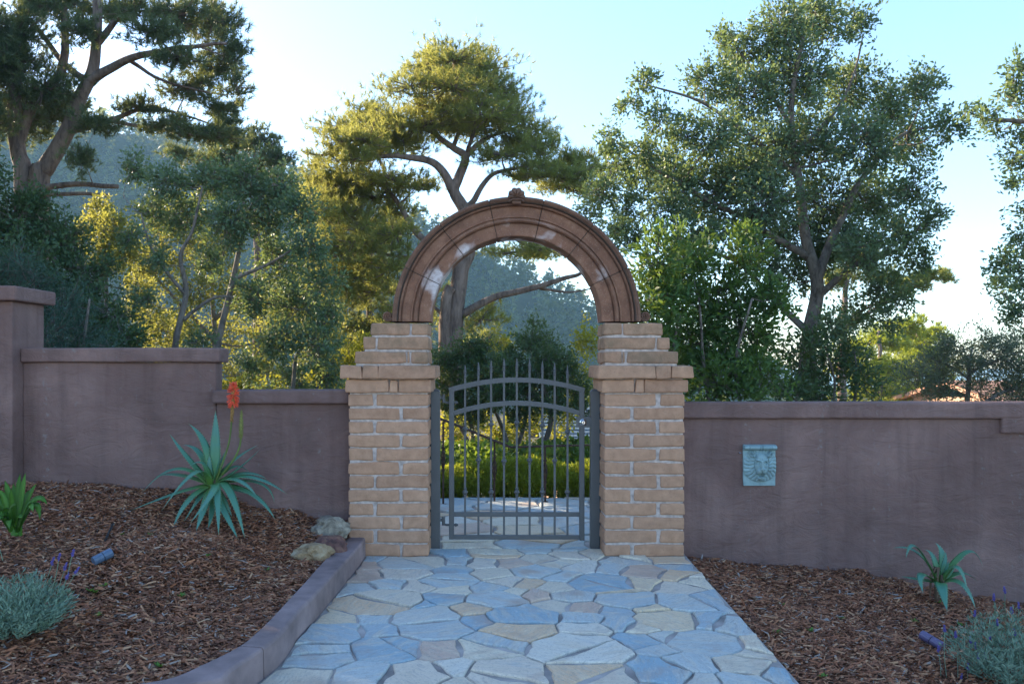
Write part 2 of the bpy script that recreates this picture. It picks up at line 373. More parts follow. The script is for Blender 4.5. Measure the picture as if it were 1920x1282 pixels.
def aloemat():
    m, nt, b = new_mat('aloe_flesh')
    at = N(nt, 'ShaderNodeAttribute'); at.attribute_name = 'rnd'
    c = ramp(nt, at.outputs['Fac'], [(0, (0.11, 0.19, 0.022)), (0.22, (0.06, 0.18, 0.06)), (0.5, (0.055, 0.185, 0.13)), (0.8, (0.07, 0.20, 0.16)), (0.86, (0.16, 0.13, 0.06))])
    f = noise(nt, 20, 4, 0.6, world_pos(nt)); c = mix(nt, ramp(nt, f, [(0.4, (0, 0, 0)), (0.75, (0.3,)*3)]), c, (0.10, 0.21, 0.06))
    nt.links.new(c, b.inputs['Base Color']); b.inputs['Roughness'].default_value = 0.45; b.inputs['Specular IOR Level'].default_value = 0.4
    b.inputs['Subsurface Weight'].default_value = 0.0
    return m
M['aloe'] = aloemat()
M['aloe_tooth'] = simple('aloe_teeth', (0.30, 0.34, 0.16), 0.5, bs=0)
M['aloe_red'] = simple('coral_flower', (0.68, 0.085, 0.035), 0.5, 0.4, var=0.3, nscale=40, bs=0)
M['aloe_bud'] = simple('spent_flower_stalk', (0.27, 0.15, 0.045), 0.7, 0.3, var=0.5, nscale=90, bs=0.5, bscale=150)
M['aloe_green_bud'] = simple('unopened_flower_bud', (0.17, 0.18, 0.05), 0.6, 0.3, var=0.35, nscale=90, bs=0.5, bscale=150)
M['stalk'] = simple('green_stalk', (0.10, 0.15, 0.035), 0.6, 0.3, bs=0)
M['deadleaf'] = simple('dry_leaf', (0.16, 0.11, 0.075), 0.9, 0.1, var=0.3, bs=0.3)
def rockmat(name, a, b2, c3):
    m, nt, b = new_mat(name); pos = world_pos(nt)
    f = noise(nt, 14, 7, 0.7, pos, 0.6); c = ramp(nt, f, [(0.3, a), (0.5, b2), (0.68, c3)])
    nt.links.new(c, b.inputs['Base Color']); b.inputs['Roughness'].default_value = 0.9
    bump(nt, b, noise(nt, 30, 7, 0.75, pos), 0.9, 0.015); return m
M['rock_grey'] = rockmat('green_grey_stone', (0.08, 0.07, 0.055), (0.24, 0.205, 0.155), (0.42, 0.37, 0.28))
M['rock_red'] = rockmat('russet_stone', (0.06, 0.03, 0.028), (0.16, 0.075, 0.06), (0.24, 0.14, 0.09))
M['rock_gold'] = rockmat('lichened_ochre_stone', (0.12, 0.09, 0.055), (0.32, 0.22, 0.12), (0.44, 0.37, 0.25))
M['shingle'] = simple('blue_grey_shingle', (0.10, 0.14, 0.18), 1.0, 0.0, var=0.35, nscale=9, bs=0.4, bscale=40)
M['house_wall'] = simple('pink_stucco', (0.42, 0.27, 0.2), 0.85, 0.2, var=0.12, nscale=3, bs=0.2)
M['house_trim'] = simple('white_window_paint', (0.72, 0.70, 0.66), 0.5, 0.4, var=0.04, bs=0)
M['glass'] = simple('window_glass', (0.03, 0.04, 0.05), 0.08, 0.6, var=0.05, bs=0)
M['tile'] = simple('terracotta_tile', (0.42, 0.24, 0.17), 0.85, 0.2, var=0.25, nscale=6, bs=0.3)

# ------------------------------------------------------------------ setting: ground sheet, hills, sea
def smooth(t): t = max(0.0, min(1.0, t)); return t*t*(3-2*t)
def ground_z(x, y):
    z = -0.75
    if y > 0.2:
        z = -0.10 - 0.17*max(0.0, y-3.2)
        z += 0.9*smooth((-x-2.0)/6.0)*smooth(1-(y-2)/30)
        z = max(z, -6.0-0.01*y)
    z = z - 0.02*max(0.0, math.hypot(x, y)-60)*smooth((math.hypot(x, y)-60)/100)*0.4
    return z
def make_sheet(name, xs, ys, zf, mat, kind='structure'):
    V = [(x, y, zf(x, y)) for y in ys for x in xs]; nx = len(xs)
    F = [(j*nx+i, j*nx+i+1, (j+1)*nx+i+1, (j+1)*nx+i) for j in range(len(ys)-1) for i in range(nx-1)]
    me = bpy.data.meshes.new(name); me.from_pydata(V, [], F)
    me.polygons.foreach_set('use_smooth', np.ones(len(F), dtype=bool)); me.update()
    return put(link_mesh(name, me, mat), kind=kind)
gx = [-2500, -1500, -900, -500, -250, -120, -60] + [x*2.0 for x in range(-20, 21)] + [60, 120, 250, 500, 900, 1500, 2500]
gy = [-300, -100, -40, -20, -12, -8, -5, -3, -1.5, -0.6, 0.1, 0.26, 1, 2, 3, 4, 5, 6.5] + [8+2.5*k for k in range(20)] + [70, 100, 150, 250, 400, 700, 1200, 2000, 3500]
make_sheet('ground', gx, gy, ground_z, M['ground'])
make_sheet('added_bounce_paving', [-14, -7, 0, 7, 14], [-40, -25, -15, -9, -6.2], lambda x, y: -0.03, M['concrete'])  # unseen pale paving added behind the camera to bounce sun onto the walls
sea = MB(); sea.add([(40, 380, -13.0), (2600, 380, -13.0), (2600, 3400, -13.0), (40, 3400, -13.0)], [(0, 1, 2, 3)])
put(sea.build('sea', M['sea']), kind='structure')

# ridge descending from the left to the right behind everything
RIDGE = [(-900, 150), (-400, 180), (0, 215), (200, 240), (350, 268), (560, 330), (800, 420), (950, 488), (1090, 575), (1250, 650), (1450, 700), (1700, 730)]
def ridge_py(px): return float(np.interp(px, [a for a, _ in RIDGE], [b for _, b in RIDGE]))
HD0, HD1 = 150.0, 330.0
def hill_point(px, t):
    D = HD0+(HD1-HD0)*t
    top = P(px, ridge_py(px), HD1)
    zb = -14.0
    prof = smooth(t)**0.9
    x = CAMX+(px-VPX)/FPX*(HD1*0.55+D*0.45)
    n = mnoise.noise(Vector((x*0.012, D*0.015, 3.3)))*9*smooth(t*1.5)*(1-0.7*t)
    return Vector((x, CAMY+D, zb+(top.z-4.0-zb)*prof+n))
hv = []; hf = []; npx, nt_ = 48, 16
for j in range(nt_+1):
    for i in range(npx+1):
        hv.append(hill_point(-900+2700*i/npx, j/nt_))
for j in range(nt_):
    for i in range(npx):
        a = j*(npx+1)+i; hf.append((a, a+1, a+npx+2, a+npx+1))
n0 = len(hv)
for i in range(npx+1):
    q = hill_point(-900+2700*i/npx, 1.0); hv.append(Vector((q.x*1.3, q.y+160, -20)))
for i in range(npx):
    a = nt_*(npx+1)+i; hf.append((a, a+1, n0+i+1, n0+i))
me = bpy.data.meshes.new('hill'); me.from_pydata([tuple(v) for v in hv], [], hf); me.update()
put(link_mesh('hill', me, M['hillside']), kind='structure')
# far-off wood on the ridge: many crowns of small ragged faces, reads as one mass
def forest():
    tris = []; rn = []
    for k in range(2600):
        px = random.uniform(-300, 1420); t = random.random()**0.75
        q = hill_point(px, t); h = random.uniform(6, 12); w = h*random.uniform(0.2, 0.36)
        m = 34; u = RNG.random((m,)); a = RNG.random(m)*2*math.pi
        r = w*(1-u**1.6)*np.sqrt(RNG.random(m))*1.15+0.2
        c = np.stack([q.x+r*np.cos(a), q.y+r*np.sin(a), q.z-1+u*h], 1)
        s = RNG.uniform(0.5, 1.25, (m, 1))*(h/10)
        d1 = RNG.normal(size=(m, 3)); d2 = RNG.normal(size=(m, 3)); d1[:, 2] *= 0.5
        d1 /= np.linalg.norm(d1, axis=1, keepdims=True); d2 /= np.linalg.norm(d2, axis=1, keepdims=True)
        tris.append(np.stack([c-d1*s, c+d1*s, c+d2*s*1.3], 1).reshape(-1, 3))
        rn.append(np.clip(random.random()*0.7+RNG.random(m)*0.3, 0, 1))
    o = np_mesh('forest', np.concatenate(tris), 3, M['needle_dark'], rnd=np.concatenate(rn))
    put(o, 'distant wooded ridge fading blue behind the arch and pines', 'forest', kind='stuff')
forest()

# ------------------------------------------------------------------ path: grout bed and flagstones
PATH_R = [G(1290, 1046), G(1345, 1108), G(1420, 1192), G(1500, 1282)]
KT_IN = [(686, 1005), (673, 1024), (646, 1054), (622, 1080), (591, 1114), (560, 1145), (530, 1183), (494.5, 1212), (436, 1251), (402, 1274)]
KT_OUT = [(655, 1003), (625, 1031), (594, 1063), (570, 1090), (542, 1119), (513, 1150), (480, 1182), (445, 1210), (377, 1244), (300, 1274)]
KZ = 0.14
kin = [G(a, b, KZ) for a, b in KT_IN]; kout = [G(a, b, KZ) for a, b in KT_OUT]
# carry the kerb on past the frame, curving away to the left
for k in range(1, 7):
    a = math.radians(213-9*k)
    st = Vector((math.cos(a), math.sin(a)*0.75, 0))*0.3
    kin.append(kin[-1]+st); kout.append(kout[-1]+st*0.98)
pr_far = PATH_R[-1]+(PATH_R[-1]-PATH_R[0]).normalized()*5
def right_x(y):
    pts = [Vector((1.26, 0.4, 0))]+PATH_R+[pr_far]
    return float(np.interp(-y, [-p.y for p in pts], [p.x for p in pts]))
def left_x(y):
    pts = [Vector((-1.2, 0.4, 0)), Vector((-1.13, 0.0, 0))]+kin
    ys = [-p.y for p in pts]; xs = [p.x for p in pts]
    return float(np.interp(-y, ys, xs)) - (0 if -y < ys[-1] else 1.5*(-y-ys[-1]))
g = MB(); ys = [0.45]+[0.2-0.25*k for k in range(0, 25)]
rows = [[(left_x(y)-0.06, y, -0.002), (right_x(y), y, -0.002)] for y in ys]
for a, b in zip(rows[:-1], rows[1:]):
    g.add([a[0], a[1], b[1], b[0]], [(0, 3, 2, 1)])
path_grout = put(g.build('path', M['grout']), kind='structure')
g = MB(); g.box(-1.9, 1.9, 0.452, 2.55, -0.25, -0.007); g.box(-0.63, 0.63, 0.2, 0.4515, -0.25, -0.0075)
patio = put(g.build('patio', M['grout']), kind='structure')

SEEDS = [(702,1047),(691,1061),(688,1080),(773,1054,.05),(851,1053),(842,1040),(762,1074,.02),(840,1069),(907,1056),(930,1037,.02),(957,1056),
 (927,1077),(838,1089,.02),(734,1098),(787,1099),(670,1107),(852,1107),(916,1104),(957,1091),(711,1130,.05),(837,1124),(773,1138),(932,1125,.02),
 (890,1142),(968,1114),(1013,1047),(1066,1041),(1006,1031),(1063,1029),(1050,1056),(1089,1063),(1116,1038),(1006,1072,.01),(1056,1082),(1148,1066),
 (1180,1049,.01),(1255,1049,.01),(1270,1062),(1208,1072,.01),(1268,1079),(1312,1088),(1128,1094,.03),(1201,1095),(987,1094),(1040,1102),(1160,1111),
 (1264,1103),(1073,1118),(995,1117),(1178,1126,.02),(1272,1130,.01),(1038,1137),(1098,1141),(1153,1146),(1217,1141),(1335,1124),(1249,1164,.02),
 (1318,1168),(1375,1177),(1255,1195),(1321,1207,.03),(1208,1176),(1205,1203),(1247,1222),(1414,1212),(1392,1228),(1294,1245,.01),(1386,1246,.01),
 (1465,1264),(1235,1260,.02),(1310,1276),(1386,1276),(632,1158),(704,1154),(797,1157,.02),(618,1193,.02),(708,1187),(812,1180,.02),(599,1233,.03),
 (725,1219,.03),(816,1219,.01),(569,1268,.02),(676,1265,.02),(773,1267,.02),(843,1253),(909,1165),(978,1157,.03),(975,1182,.02),(1091,1161),(1093,1180),
 (1166,1169),(922,1213,.02),(1085,1222,.05),(960,1266,.03),(1105,1266,.04),(856,1290),(905,1300)]
BLUE = {5, 7, 20, 21, 41, 62, 69, 68, 85, 86, 79}
def clip_poly(poly, n, c):
    """keep the side n.p <= c"""
    out = []
    for i in range(len(poly)):
        a, b = poly[i], poly[(i+1) % len(poly)]
        da = a[0]*n[0]+a[1]*n[1]-c; db = b[0]*n[0]+b[1]*n[1]-c
        if da <= 0: out.append(a)
        if (da < 0) != (db < 0) and abs(da-db) > 1e-12:
            t = da/(da-db); out.append((a[0]+(b[0]-a[0])*t, a[1]+(b[1]-a[1])*t))
    return out
def power_cells(pts, w, bound):
    cells = []
    for i, p in enumerate(pts):
        poly = list(bound)
        for j, q in enumerate(pts):
            if i == j: continue
            dx, dy = q[0]-p[0], q[1]-p[1]; d2 = dx*dx+dy*dy
            if d2 > 2.5: continue
            c = (q[0]**2+q[1]**2-p[0]**2-p[1]**2+w[i]-w[j])/2
            poly = clip_poly(poly, (dx, dy), c)
            if len(poly) < 3: break
        cells.append(poly)
    return cells
def inset(poly, d):
    area = sum(poly[i][0]*poly[(i+1) % len(poly)][1]-poly[(i+1) % len(poly)][0]*poly[i][1] for i in range(len(poly)))
    if area < 0: poly = poly[::-1]
    out = list(poly)
    for i in range(len(poly)):
        a, b = poly[i], poly[(i+1) % len(poly)]
        ex, ey = b[0]-a[0], b[1]-a[1]; L = math.hypot(ex, ey)
        if L < 1e-6: continue
        nx_, ny_ = ey/L, -ex/L
        dd = d*random.uniform(0.6, 1.5)
        out = clip_poly(out, (nx_, ny_), nx_*a[0]+ny_*a[1]-dd)
        if len(out) < 3: return []
    return out
def chaikin(poly, q=0.07):
    out = []
    for i in range(len(poly)):
        q = random.uniform(.02, .14)
        a, b = poly[i], poly[(i+1) % len(poly)]
        out.append((a[0]+(b[0]-a[0])*q, a[1]+(b[1]-a[1])*q)); out.append((a[0]+(b[0]-a[0])*(1-q), a[1]+(b[1]-a[1])*(1-q)))
    return out
def rough_edge(poly, step=0.035, amp=0.011):
    out = []; jag = []
    for i in range(len(poly)):
        a, b = poly[i], poly[(i+1) % len(poly)]; jag.append(a)
        ex, ey = b[0]-a[0], b[1]-a[1]; L = math.hypot(ex, ey)
        if L > 0.11:
            for t in ([random.uniform(.3, .7)] if L < .25 else [random.uniform(.2, .4), random.uniform(.55, .85)]):
                k = random.uniform(-.015, .10)*min(L, .3); jag.append((a[0]+ex*t-ey/L*k, a[1]+ey*t+ex/L*k))
    poly = jag
    for i in range(len(poly)):
        a, b = poly[i], poly[(i+1) % len(poly)]
        L = math.hypot(b[0]-a[0], b[1]-a[1]); n = max(1, int(L/step))
        for k in range(n):
            x = a[0]+(b[0]-a[0])*k/n; y = a[1]+(b[1]-a[1])*k/n
            v = mnoise.noise_vector(Vector((x*13, y*13, 1.7)))
            out.append((x+v.x*amp, y+v.y*amp))
    return out
def area_of(p): return abs(sum(p[i][0]*p[(i+1) % len(p)][1]-p[(i+1) % len(p)][0]*p[i][1] for i in range(len(p))))/2
PAL = [(0.66, 0.58, 0.46), (0.74, 0.58, 0.39), (0.52, 0.54, 0.51), (0.68, 0.59, 0.48), (0.70, 0.49, 0.31), (0.44, 0.50, 0.51), (0.60, 0.43, 0.33), (0.70, 0.66, 0.57), (0.74, 0.65, 0.50), (0.48, 0.54, 0.54)]
def stone(poly, parent, col, z0=-0.03, top=0.006):
    poly = rough_edge(poly)
    n = len(poly); cx = sum(p[0] for p in poly)/n; cy = sum(p[1] for p in poly)/n
    tz = top+random.uniform(-0.003, 0.009); tx, ty = random.uniform(-.006, .006), random.uniform(-.006, .006)
    V = []; F = []
    for lvl, (s, z) in enumerate(((0.0, z0), (0.0, tz-0.006), (0.007, tz))):
        for (x, y) in poly:
            L = math.hypot(x-cx, y-cy)+1e-6
            k = 1-s/L
            xx, yy = cx+(x-cx)*k, cy+(y-cy)*k
            V.append((xx, yy, z+(0 if lvl == 0 else (xx-cx)*tx+(yy-cy)*ty)))
    for l in (0, 1):
        for i in range(n):
            j = (i+1) % n; F.append((l*n+i, l*n+j, (l+1)*n+j, (l+1)*n+i))
    F.append(tuple(2*n+i for i in range(n)))
    me = bpy.data.meshes.new('flagstone'); me.from_pydata(V, [], F); me.update()
    o = link_mesh('flagstone', me, M['flag'], parent); o.color = (*col, 1)
    return o
pts = [tuple(G(s[0], s[1]).xy) for s in SEEDS]; wts = [s[2] if len(s) > 2 else 0.0 for s in SEEDS]
nseed = len(pts)
# stones nearer than the frame's lower edge
y = G(900, 1282).y-0.12
while y > -5.6:
    x = left_x(y)+random.uniform(0.1, 0.3)
    while x < right_x(y)-0.08:
        pts.append((x+random.uniform(-.07, .07), y+random.uniform(-.09, .09))); wts.append(random.uniform(0, .03)); x += random.uniform(0.32, 0.55)
    y -= 0.36
bound = [(-6, 0.22), (-6, -5.8), (2.5, -5.8), (2.5, 0.22)]
cells = power_cells(pts, wts, bound)
split = []; BL2 = set()
for i, c in enumerate(cells):
    if len(c) >= 3 and 0.10 < area_of(c) < 1.0 and random.random() < .8 or (len(c) >= 3 and .15 < area_of(c) < 1.0):
        cx_ = sum(p[0] for p in c)/len(c)+random.uniform(-.04, .04); cy_ = sum(p[1] for p in c)/len(c)+random.uniform(-.04, .04); a_ = random.uniform(.6, 2.4)
        nn = (math.cos(a_), math.sin(a_)); kk = nn[0]*cx_+nn[1]*cy_
        parts_ = [clip_poly(c, nn, kk), clip_poly(c, (-nn[0], -nn[1]), -kk)]
    else: parts_ = [c]
    for q_ in parts_:
        if i in BLUE: BL2.add(len(split))
        split.append(q_)
cells = split; BLUE = BL2
for i, c in enumerate(cells):
    if len(c) < 3: continue
    # keep the stones between kerb and the path's right edge, and out of the piers
    for (a, b) in zip(PATH_R[:-1]+[PATH_R[-1]], PATH_R[1:]+[pr_far]):
        ymin, ymax = b.y, a.y
        cyc = sum(p[1] for p in c)/len(c)
        if ymin-0.3 < cyc < ymax+0.3:
            d = (b-a).normalized(); nrm = (-d.y, d.x)
            if nrm[0] < 0: nrm = (-nrm[0], -nrm[1])
            c = clip_poly(c, nrm, nrm[0]*a.x+nrm[1]*a.y-0.004)
            if len(c) < 3: break
    if len(c) < 3: continue
    cyc = sum(p[1] for p in c)/len(c)
    for (a, b) in zip(kin[:-1], kin[1:]):
        if min(a.y, b.y)-0.12 < cyc < max(a.y, b.y)+0.12:
            d = (b-a).normalized(); nrm = (d.y, -d.x)
            if nrm[0] > 0: nrm = (-nrm[0], -nrm[1])
            c = clip_poly(c, nrm, nrm[0]*a.x+nrm[1]*a.y-0.004)
            if len(c) < 3: break
    if len(c) < 3: continue
    cxc = sum(p[0] for p in c)/len(c)
    if abs(cxc) > 0.63: c = clip_poly(c, (0, 1), -0.006)
    if len(c) < 3 or area_of(c) < 0.006: continue
    c = inset(c, 0.0055)
    if len(c) < 3 or area_of(c) < 0.004: continue
    col = PAL[random.randrange(len(PAL))]
    if i in BLUE: col = (0.30, 0.43, 0.50)
    elif random.random() < 0.08: col = (0.38, 0.47, 0.51)
    stone(c, path_grout, col)
# patio beyond the gate
pp = []; y = 0.28
while y < 2.6:
    x = -2.0+random.uniform(0, .3)
    while x < 2.0:
        pp.append((x+random.uniform(-.1, .1), y+random.uniform(-.1, .1))); x += random.uniform(0.38, 0.62)
    y += 0.33
for c in power_cells(pp, [random.uniform(0, .03) for _ in pp], [(-1.9, 0.235), (1.9, 0.235), (1.9, 2.54), (-1.9, 2.54)]):
    if len(c) < 3: continue
    cyc = sum(p[1] for p in c)/len(c); cxc = sum(p[0] for p in c)/len(c)
    if cyc < 0.47 and abs(cxc) > 0.62: continue
    if cyc < 0.47:
        c = clip_poly(clip_poly(c, (1, 0), 0.57), (-1, 0), 0.57)
        if len(c) < 3: continue
    elif min(p[1] for p in c) < 0.46 and abs(cxc) > 0.5: c = clip_poly(c, (0, -1), -0.47)
    if len(c) < 3: continue
    c = inset(c, 0.009)
    if len(c) < 3 or area_of(c) < 0.01: continue
    stone(c, patio, (0.38, 0.47, 0.51) if random.random() < 0.3 else random.choice(PAL))

# ------------------------------------------------------------------ planting beds with mulch
WALL_Y = 0.12
def wl_z(px, py): return P(px, py, WALL_Y-CAMY)
LB = [wl_z(-300, 900), wl_z(45, 905), wl_z(170, 908), wl_z(290, 917), wl_z(400, 932), wl_z(520, 955), wl_z(650, 966)]
LBx = [(p.x, p.y, p.z) for p in LB]+[(k.x, k.y, 0.115) for k in kout[::2]]+[(-9, .12, .52), (-9, -3, .55), (-9, -6, .4), (-4, -3.2, .33), (-2.6, -2.6, .25), (-3.4, -1.5, .42), (-2.2, -1.0, .33), (-6, -5, .35)]
RB = [wl_z(1290, 1046), wl_z(1444, 1060), wl_z(1602, 1067), wl_z(1654, 1084), wl_z(1740, 1101), wl_z(1830, 1119), wl_z(1917, 1133), wl_z(2150, 1165)]
RBx = [(p.x, p.y, p.z) for p in RB]+[(right_x(-0.2*k), -0.2*k, -0.015) for k in range(1, 28, 2)]+[(9, .12, -.65), (9, -3, -.65), (9, -6, -.5), (2.6, -1.2, -.23), (2.2, -2.2, -.2), (3.4, -2.2, -.34), (4.5, -4, -.35), (2.6, -5, -.2), (1.9, -0.8, -.12)]
def idw(ctrl):
    C = np.array(ctrl)
    def f(x, y):
        d = (C[:, 0]-x)**2+(C[:, 1]-y)**2+0.003
        w = d**-1.5
        return float((w*C[:, 2]).sum()/w.sum())
    return f
lz = idw(LBx); rz = idw(RBx)
def out_x(y):
    ys_ = [-0.0]+[-k.y for k in kout]; xs_ = [kout[0].x]+[k.x for k in kout]
    return float(np.interp(-y, ys_, xs_)) - (0 if -y < ys_[-1] else 1.5*(-y-ys_[-1]))
def bed(name, xs_of, zf):
    ys_ = [0.16, 0.1, 0.04]+[-0.08-0.12*k for k in range(32)]+[-4.5, -5.2, -6.5, -8]
    rows = []
    for y_ in ys_:
        x0, x1 = xs_of(y_)
        ts = [0, .02, .05, .09, .14, .2, .26, .33, .4, .5, .62, .76, 1.0]
        rows.append([(x0+(x1-x0)*t, y_, zf(x0+(x1-x0)*t, y_)-0.012) for t in ts])
    V = [p for r in rows for p in r]; nx = 13
    F = [(j*nx+i, (j+1)*nx+i, (j+1)*nx+i+1, j*nx+i+1) for j in range(len(rows)-1) for i in range(nx-1)]
    me = bpy.data.meshes.new(name); me.from_pydata(V, [], F)
    me.polygons.foreach_set('use_smooth', np.ones(len(F), dtype=bool)); me.update()
    return put(link_mesh(name, me, M['soil']), kind='structure')
bed('planting_bed', lambda y_: (out_x(min(y_, 0)) + (0.03 if y_ > -5 else 0), -10.0), lz)
bed('planting_bed', lambda y_: (right_x(y_)-0.002, 10.0), rz)
def mulch(n, sampler, zf, label, big=1.0):
    V = []; R = []
    for k in range(n):
        x, y_ = sampler()
        z = zf(x, y_)+random.uniform(-0.008, 0.012)
        L = random.choice((0.008, 0.012, 0.018, 0.026, 0.034, 0.055))*random.uniform(0.7, 1.3)*0.62*big; W = random.uniform(0.002, 0.0055)*big; T = random.uniform(0.001, 0.0025)
        a = random.gauss(0.15, 0.8); tilt = random.gauss(0, 0.28); roll = random.gauss(0, 0.5)
        d = Vector((math.cos(a)*math.cos(tilt), math.sin(a)*math.cos(tilt), math.sin(tilt)))
        s = Vector((-math.sin(a), math.cos(a), 0)); u = d.cross(s)
        s2 = s*math.cos(roll)+u*math.sin(roll); u2 = -s*math.sin(roll)+u*math.cos(roll)
        c = Vector((x, y_, z)); e = random.uniform(0.4, 0.95); bend = u2*random.uniform(-.12, .12)*L
        A = [c-d*L-s2*W*e, c-d*L+s2*W, c+u2*T*2+bend-d*L*.2, c+d*L+s2*W*e, c+d*L*random.uniform(.8, 1.1)-s2*W]
        # top ridge faces of a split chip (two quads and two ends)
        q = [A[0], A[1], c+bend+s2*W*1.1+u2*T, c+bend-s2*W*1.1+u2*T*.4, A[3], A[4]]
        V += [q[0], q[3], q[2], q[1], q[3], q[5], q[4], q[2]]
        r = random.random(); R += [r, min(1, r+0.04)]
    o = np_mesh('bark_mulch', np.array([tuple(v) for v in V]), 4, M['chips'], rnd=np.array(R))
    return put(o, label, 'mulch', kind='stuff')
def samp_left():
    while True:
        y_ = 0.13-4.0*random.random()**1.0
        x0 = out_x(min(y_, 0.0)); x = x0-random.random()*4.2
        D = y_-CAMY; px = VPX+(x-CAMX)/D*FPX
        if px < -250: continue
        return x+(random.random()**3*.05 if random.random() < .02 else -0.003), y_
def samp_right():
    while True:
        y_ = 0.13-3.4*random.random(); x0 = right_x(y_); x = x0+random.random()*3.6
        D = y_-CAMY; px = VPX+(x-CAMX)/D*FPX
        if px > 2180: continue
        return x+(-random.random()**2*.22 if random.random() < .008 else 0.008), y_
mulch(84000, samp_left, lz, 'reddish brown bark mulch covering the raised bed beside the kerb')
mulch(62000, samp_right, rz, 'dark brown bark mulch on the sloping bed below the lion plaque')

# ------------------------------------------------------------------ kerb
ke = empty('garden_kerb', kin[0]); put(ke, 'curved mauve concrete kerb between the raised mulch bed and the path', 'kerb')
def kerb_block(i0, i1, g0, g1):
    a = catmull(kin, 4)[i0*4:i1*4+1]; b = catmull(kout, 4)[i0*4:i1*4+1]
    if g0: a[0] = a[0].lerp(a[1], g0); b[0] = b[0].lerp(b[1], g0)
    m = MB(); V = []; n = len(a); bv = 0.014
    for p, q in zip(a, b):
        d = (p-q).normalized()
        V += [Vector((p.x+0.004*d.x, p.y+0.004*d.y, -0.06)), Vector((p.x, p.y, KZ-bv)), Vector((p.x-d.x*bv*.4, p.y-d.y*bv*.4, KZ-bv*.35)), p-d*bv+Vector((0, 0, mnoise.noise(p*5)*.003)),
              q+d*bv, Vector((q.x, q.y, KZ-bv)), Vector((q.x, q.y, -0.1))]
    F = []
    for i in range(n-1):
        for k in range(6): F.append((i*7+k, i*7+k+1, (i+1)*7+k+1, (i+1)*7+k))
    F.append(tuple(range(7))[::-1]); F.append(tuple((n-1)*7+k for k in range(7)))
    m.add(V, F); o = m.build('kerb_block', M['kerb'], ke)
    bmm = bmesh.new(); bmm.from_mesh(o.data); bmesh.ops.recalc_face_normals(bmm, faces=bmm.faces); bmm.to_mesh(o.data); bmm.free()
    return o
kerb_block(0, 7, 0, 0); kerb_block(7, 12, 0.12, 0); kerb_block(12, 15, 0.06, 0)

# ------------------------------------------------------------------ stucco walls
def prism_part(name, parent, boxes, bev=0.012, mat='stucco'):
    m = MB()
    for b in boxes:
        L = b[1]-b[0]; ex = [b[0]+L*k/ max(2, int(L/0.35)) for k in range(1, max(2, int(L/0.35)))] if L > 0.6 else ()
        v, f = rbox(*b, bev, 0.005, 1, ex); m.add(v, f)
    return m.build(name, M[mat], parent)
WY0, WY1, CY0, CY1 = 0.12, 0.266, 0.08, 0.306
w = empty('garden_wall', (-2.9, 0.19, 0.3)); put(w, 'tall mauve stucco wall section behind the flowering aloe', 'wall')
prism_part('wall_body', w, [(-3.665, -2.226, WY0, WY1, -0.3, 1.41)]); prism_part('coping', w, [(-3.66, -2.186, CY0, CY1, 1.411, 1.518)], 0.014)
w = empty('garden_wall', (-1.7, 0.19, 0.2)); put(w, 'short low mauve stucco wall section between tall wall and brick pier', 'wall')
prism_part('wall_body', w, [(-2.224, -1.217, WY0+0.003, WY1-0.003, -0.3, 1.105)]); prism_part('coping', w, [(-2.243, -1.219, CY0-0.012, CY1+.004, 1.106, 1.207)], 0.014)
w = empty('garden_wall', (3.0, 0.19, -0.2)); put(w, 'long low mauve stucco wall carrying the lion plaque', 'wall')
prism_part('wall_body', w, [(1.219, 9.5, WY0, WY1, -0.9, 0.995)])
prism_part('coping', w, [(1.221, 9.5, CY0, CY1, 0.996, 1.115)], 0.014); prism_part('dropped_coping', w, [(3.585, 9.5, CY0+0.004, WY0+0.02, 0.885, 1.02)], 0.012)
w = empty('garden_wall', (-4.1, 0.2, 0.4)); put(w, 'square mauve stucco wall post with overhanging slab cap', 'wall post')
prism_part('post_body', w, [(-4.3, -3.66, -0.012, 0.41, -0.3, 1.855)]); prism_part('cap', w, [(-4.36, -3.60, -0.075, 0.47, 1.856, 1.962)], 0.014)
w = empty('garden_wall', (-6.9, 0.19, 0.4)); put(w, 'mauve stucco wall running on beyond the square post', 'wall')
prism_part('wall_body', w, [(-9.5, -4.302, WY0, WY1, -0.3, 1.41)]); prism_part('coping', w, [(-9.5, -4.302, CY0, CY1, 1.411, 1.518)], 0.014)

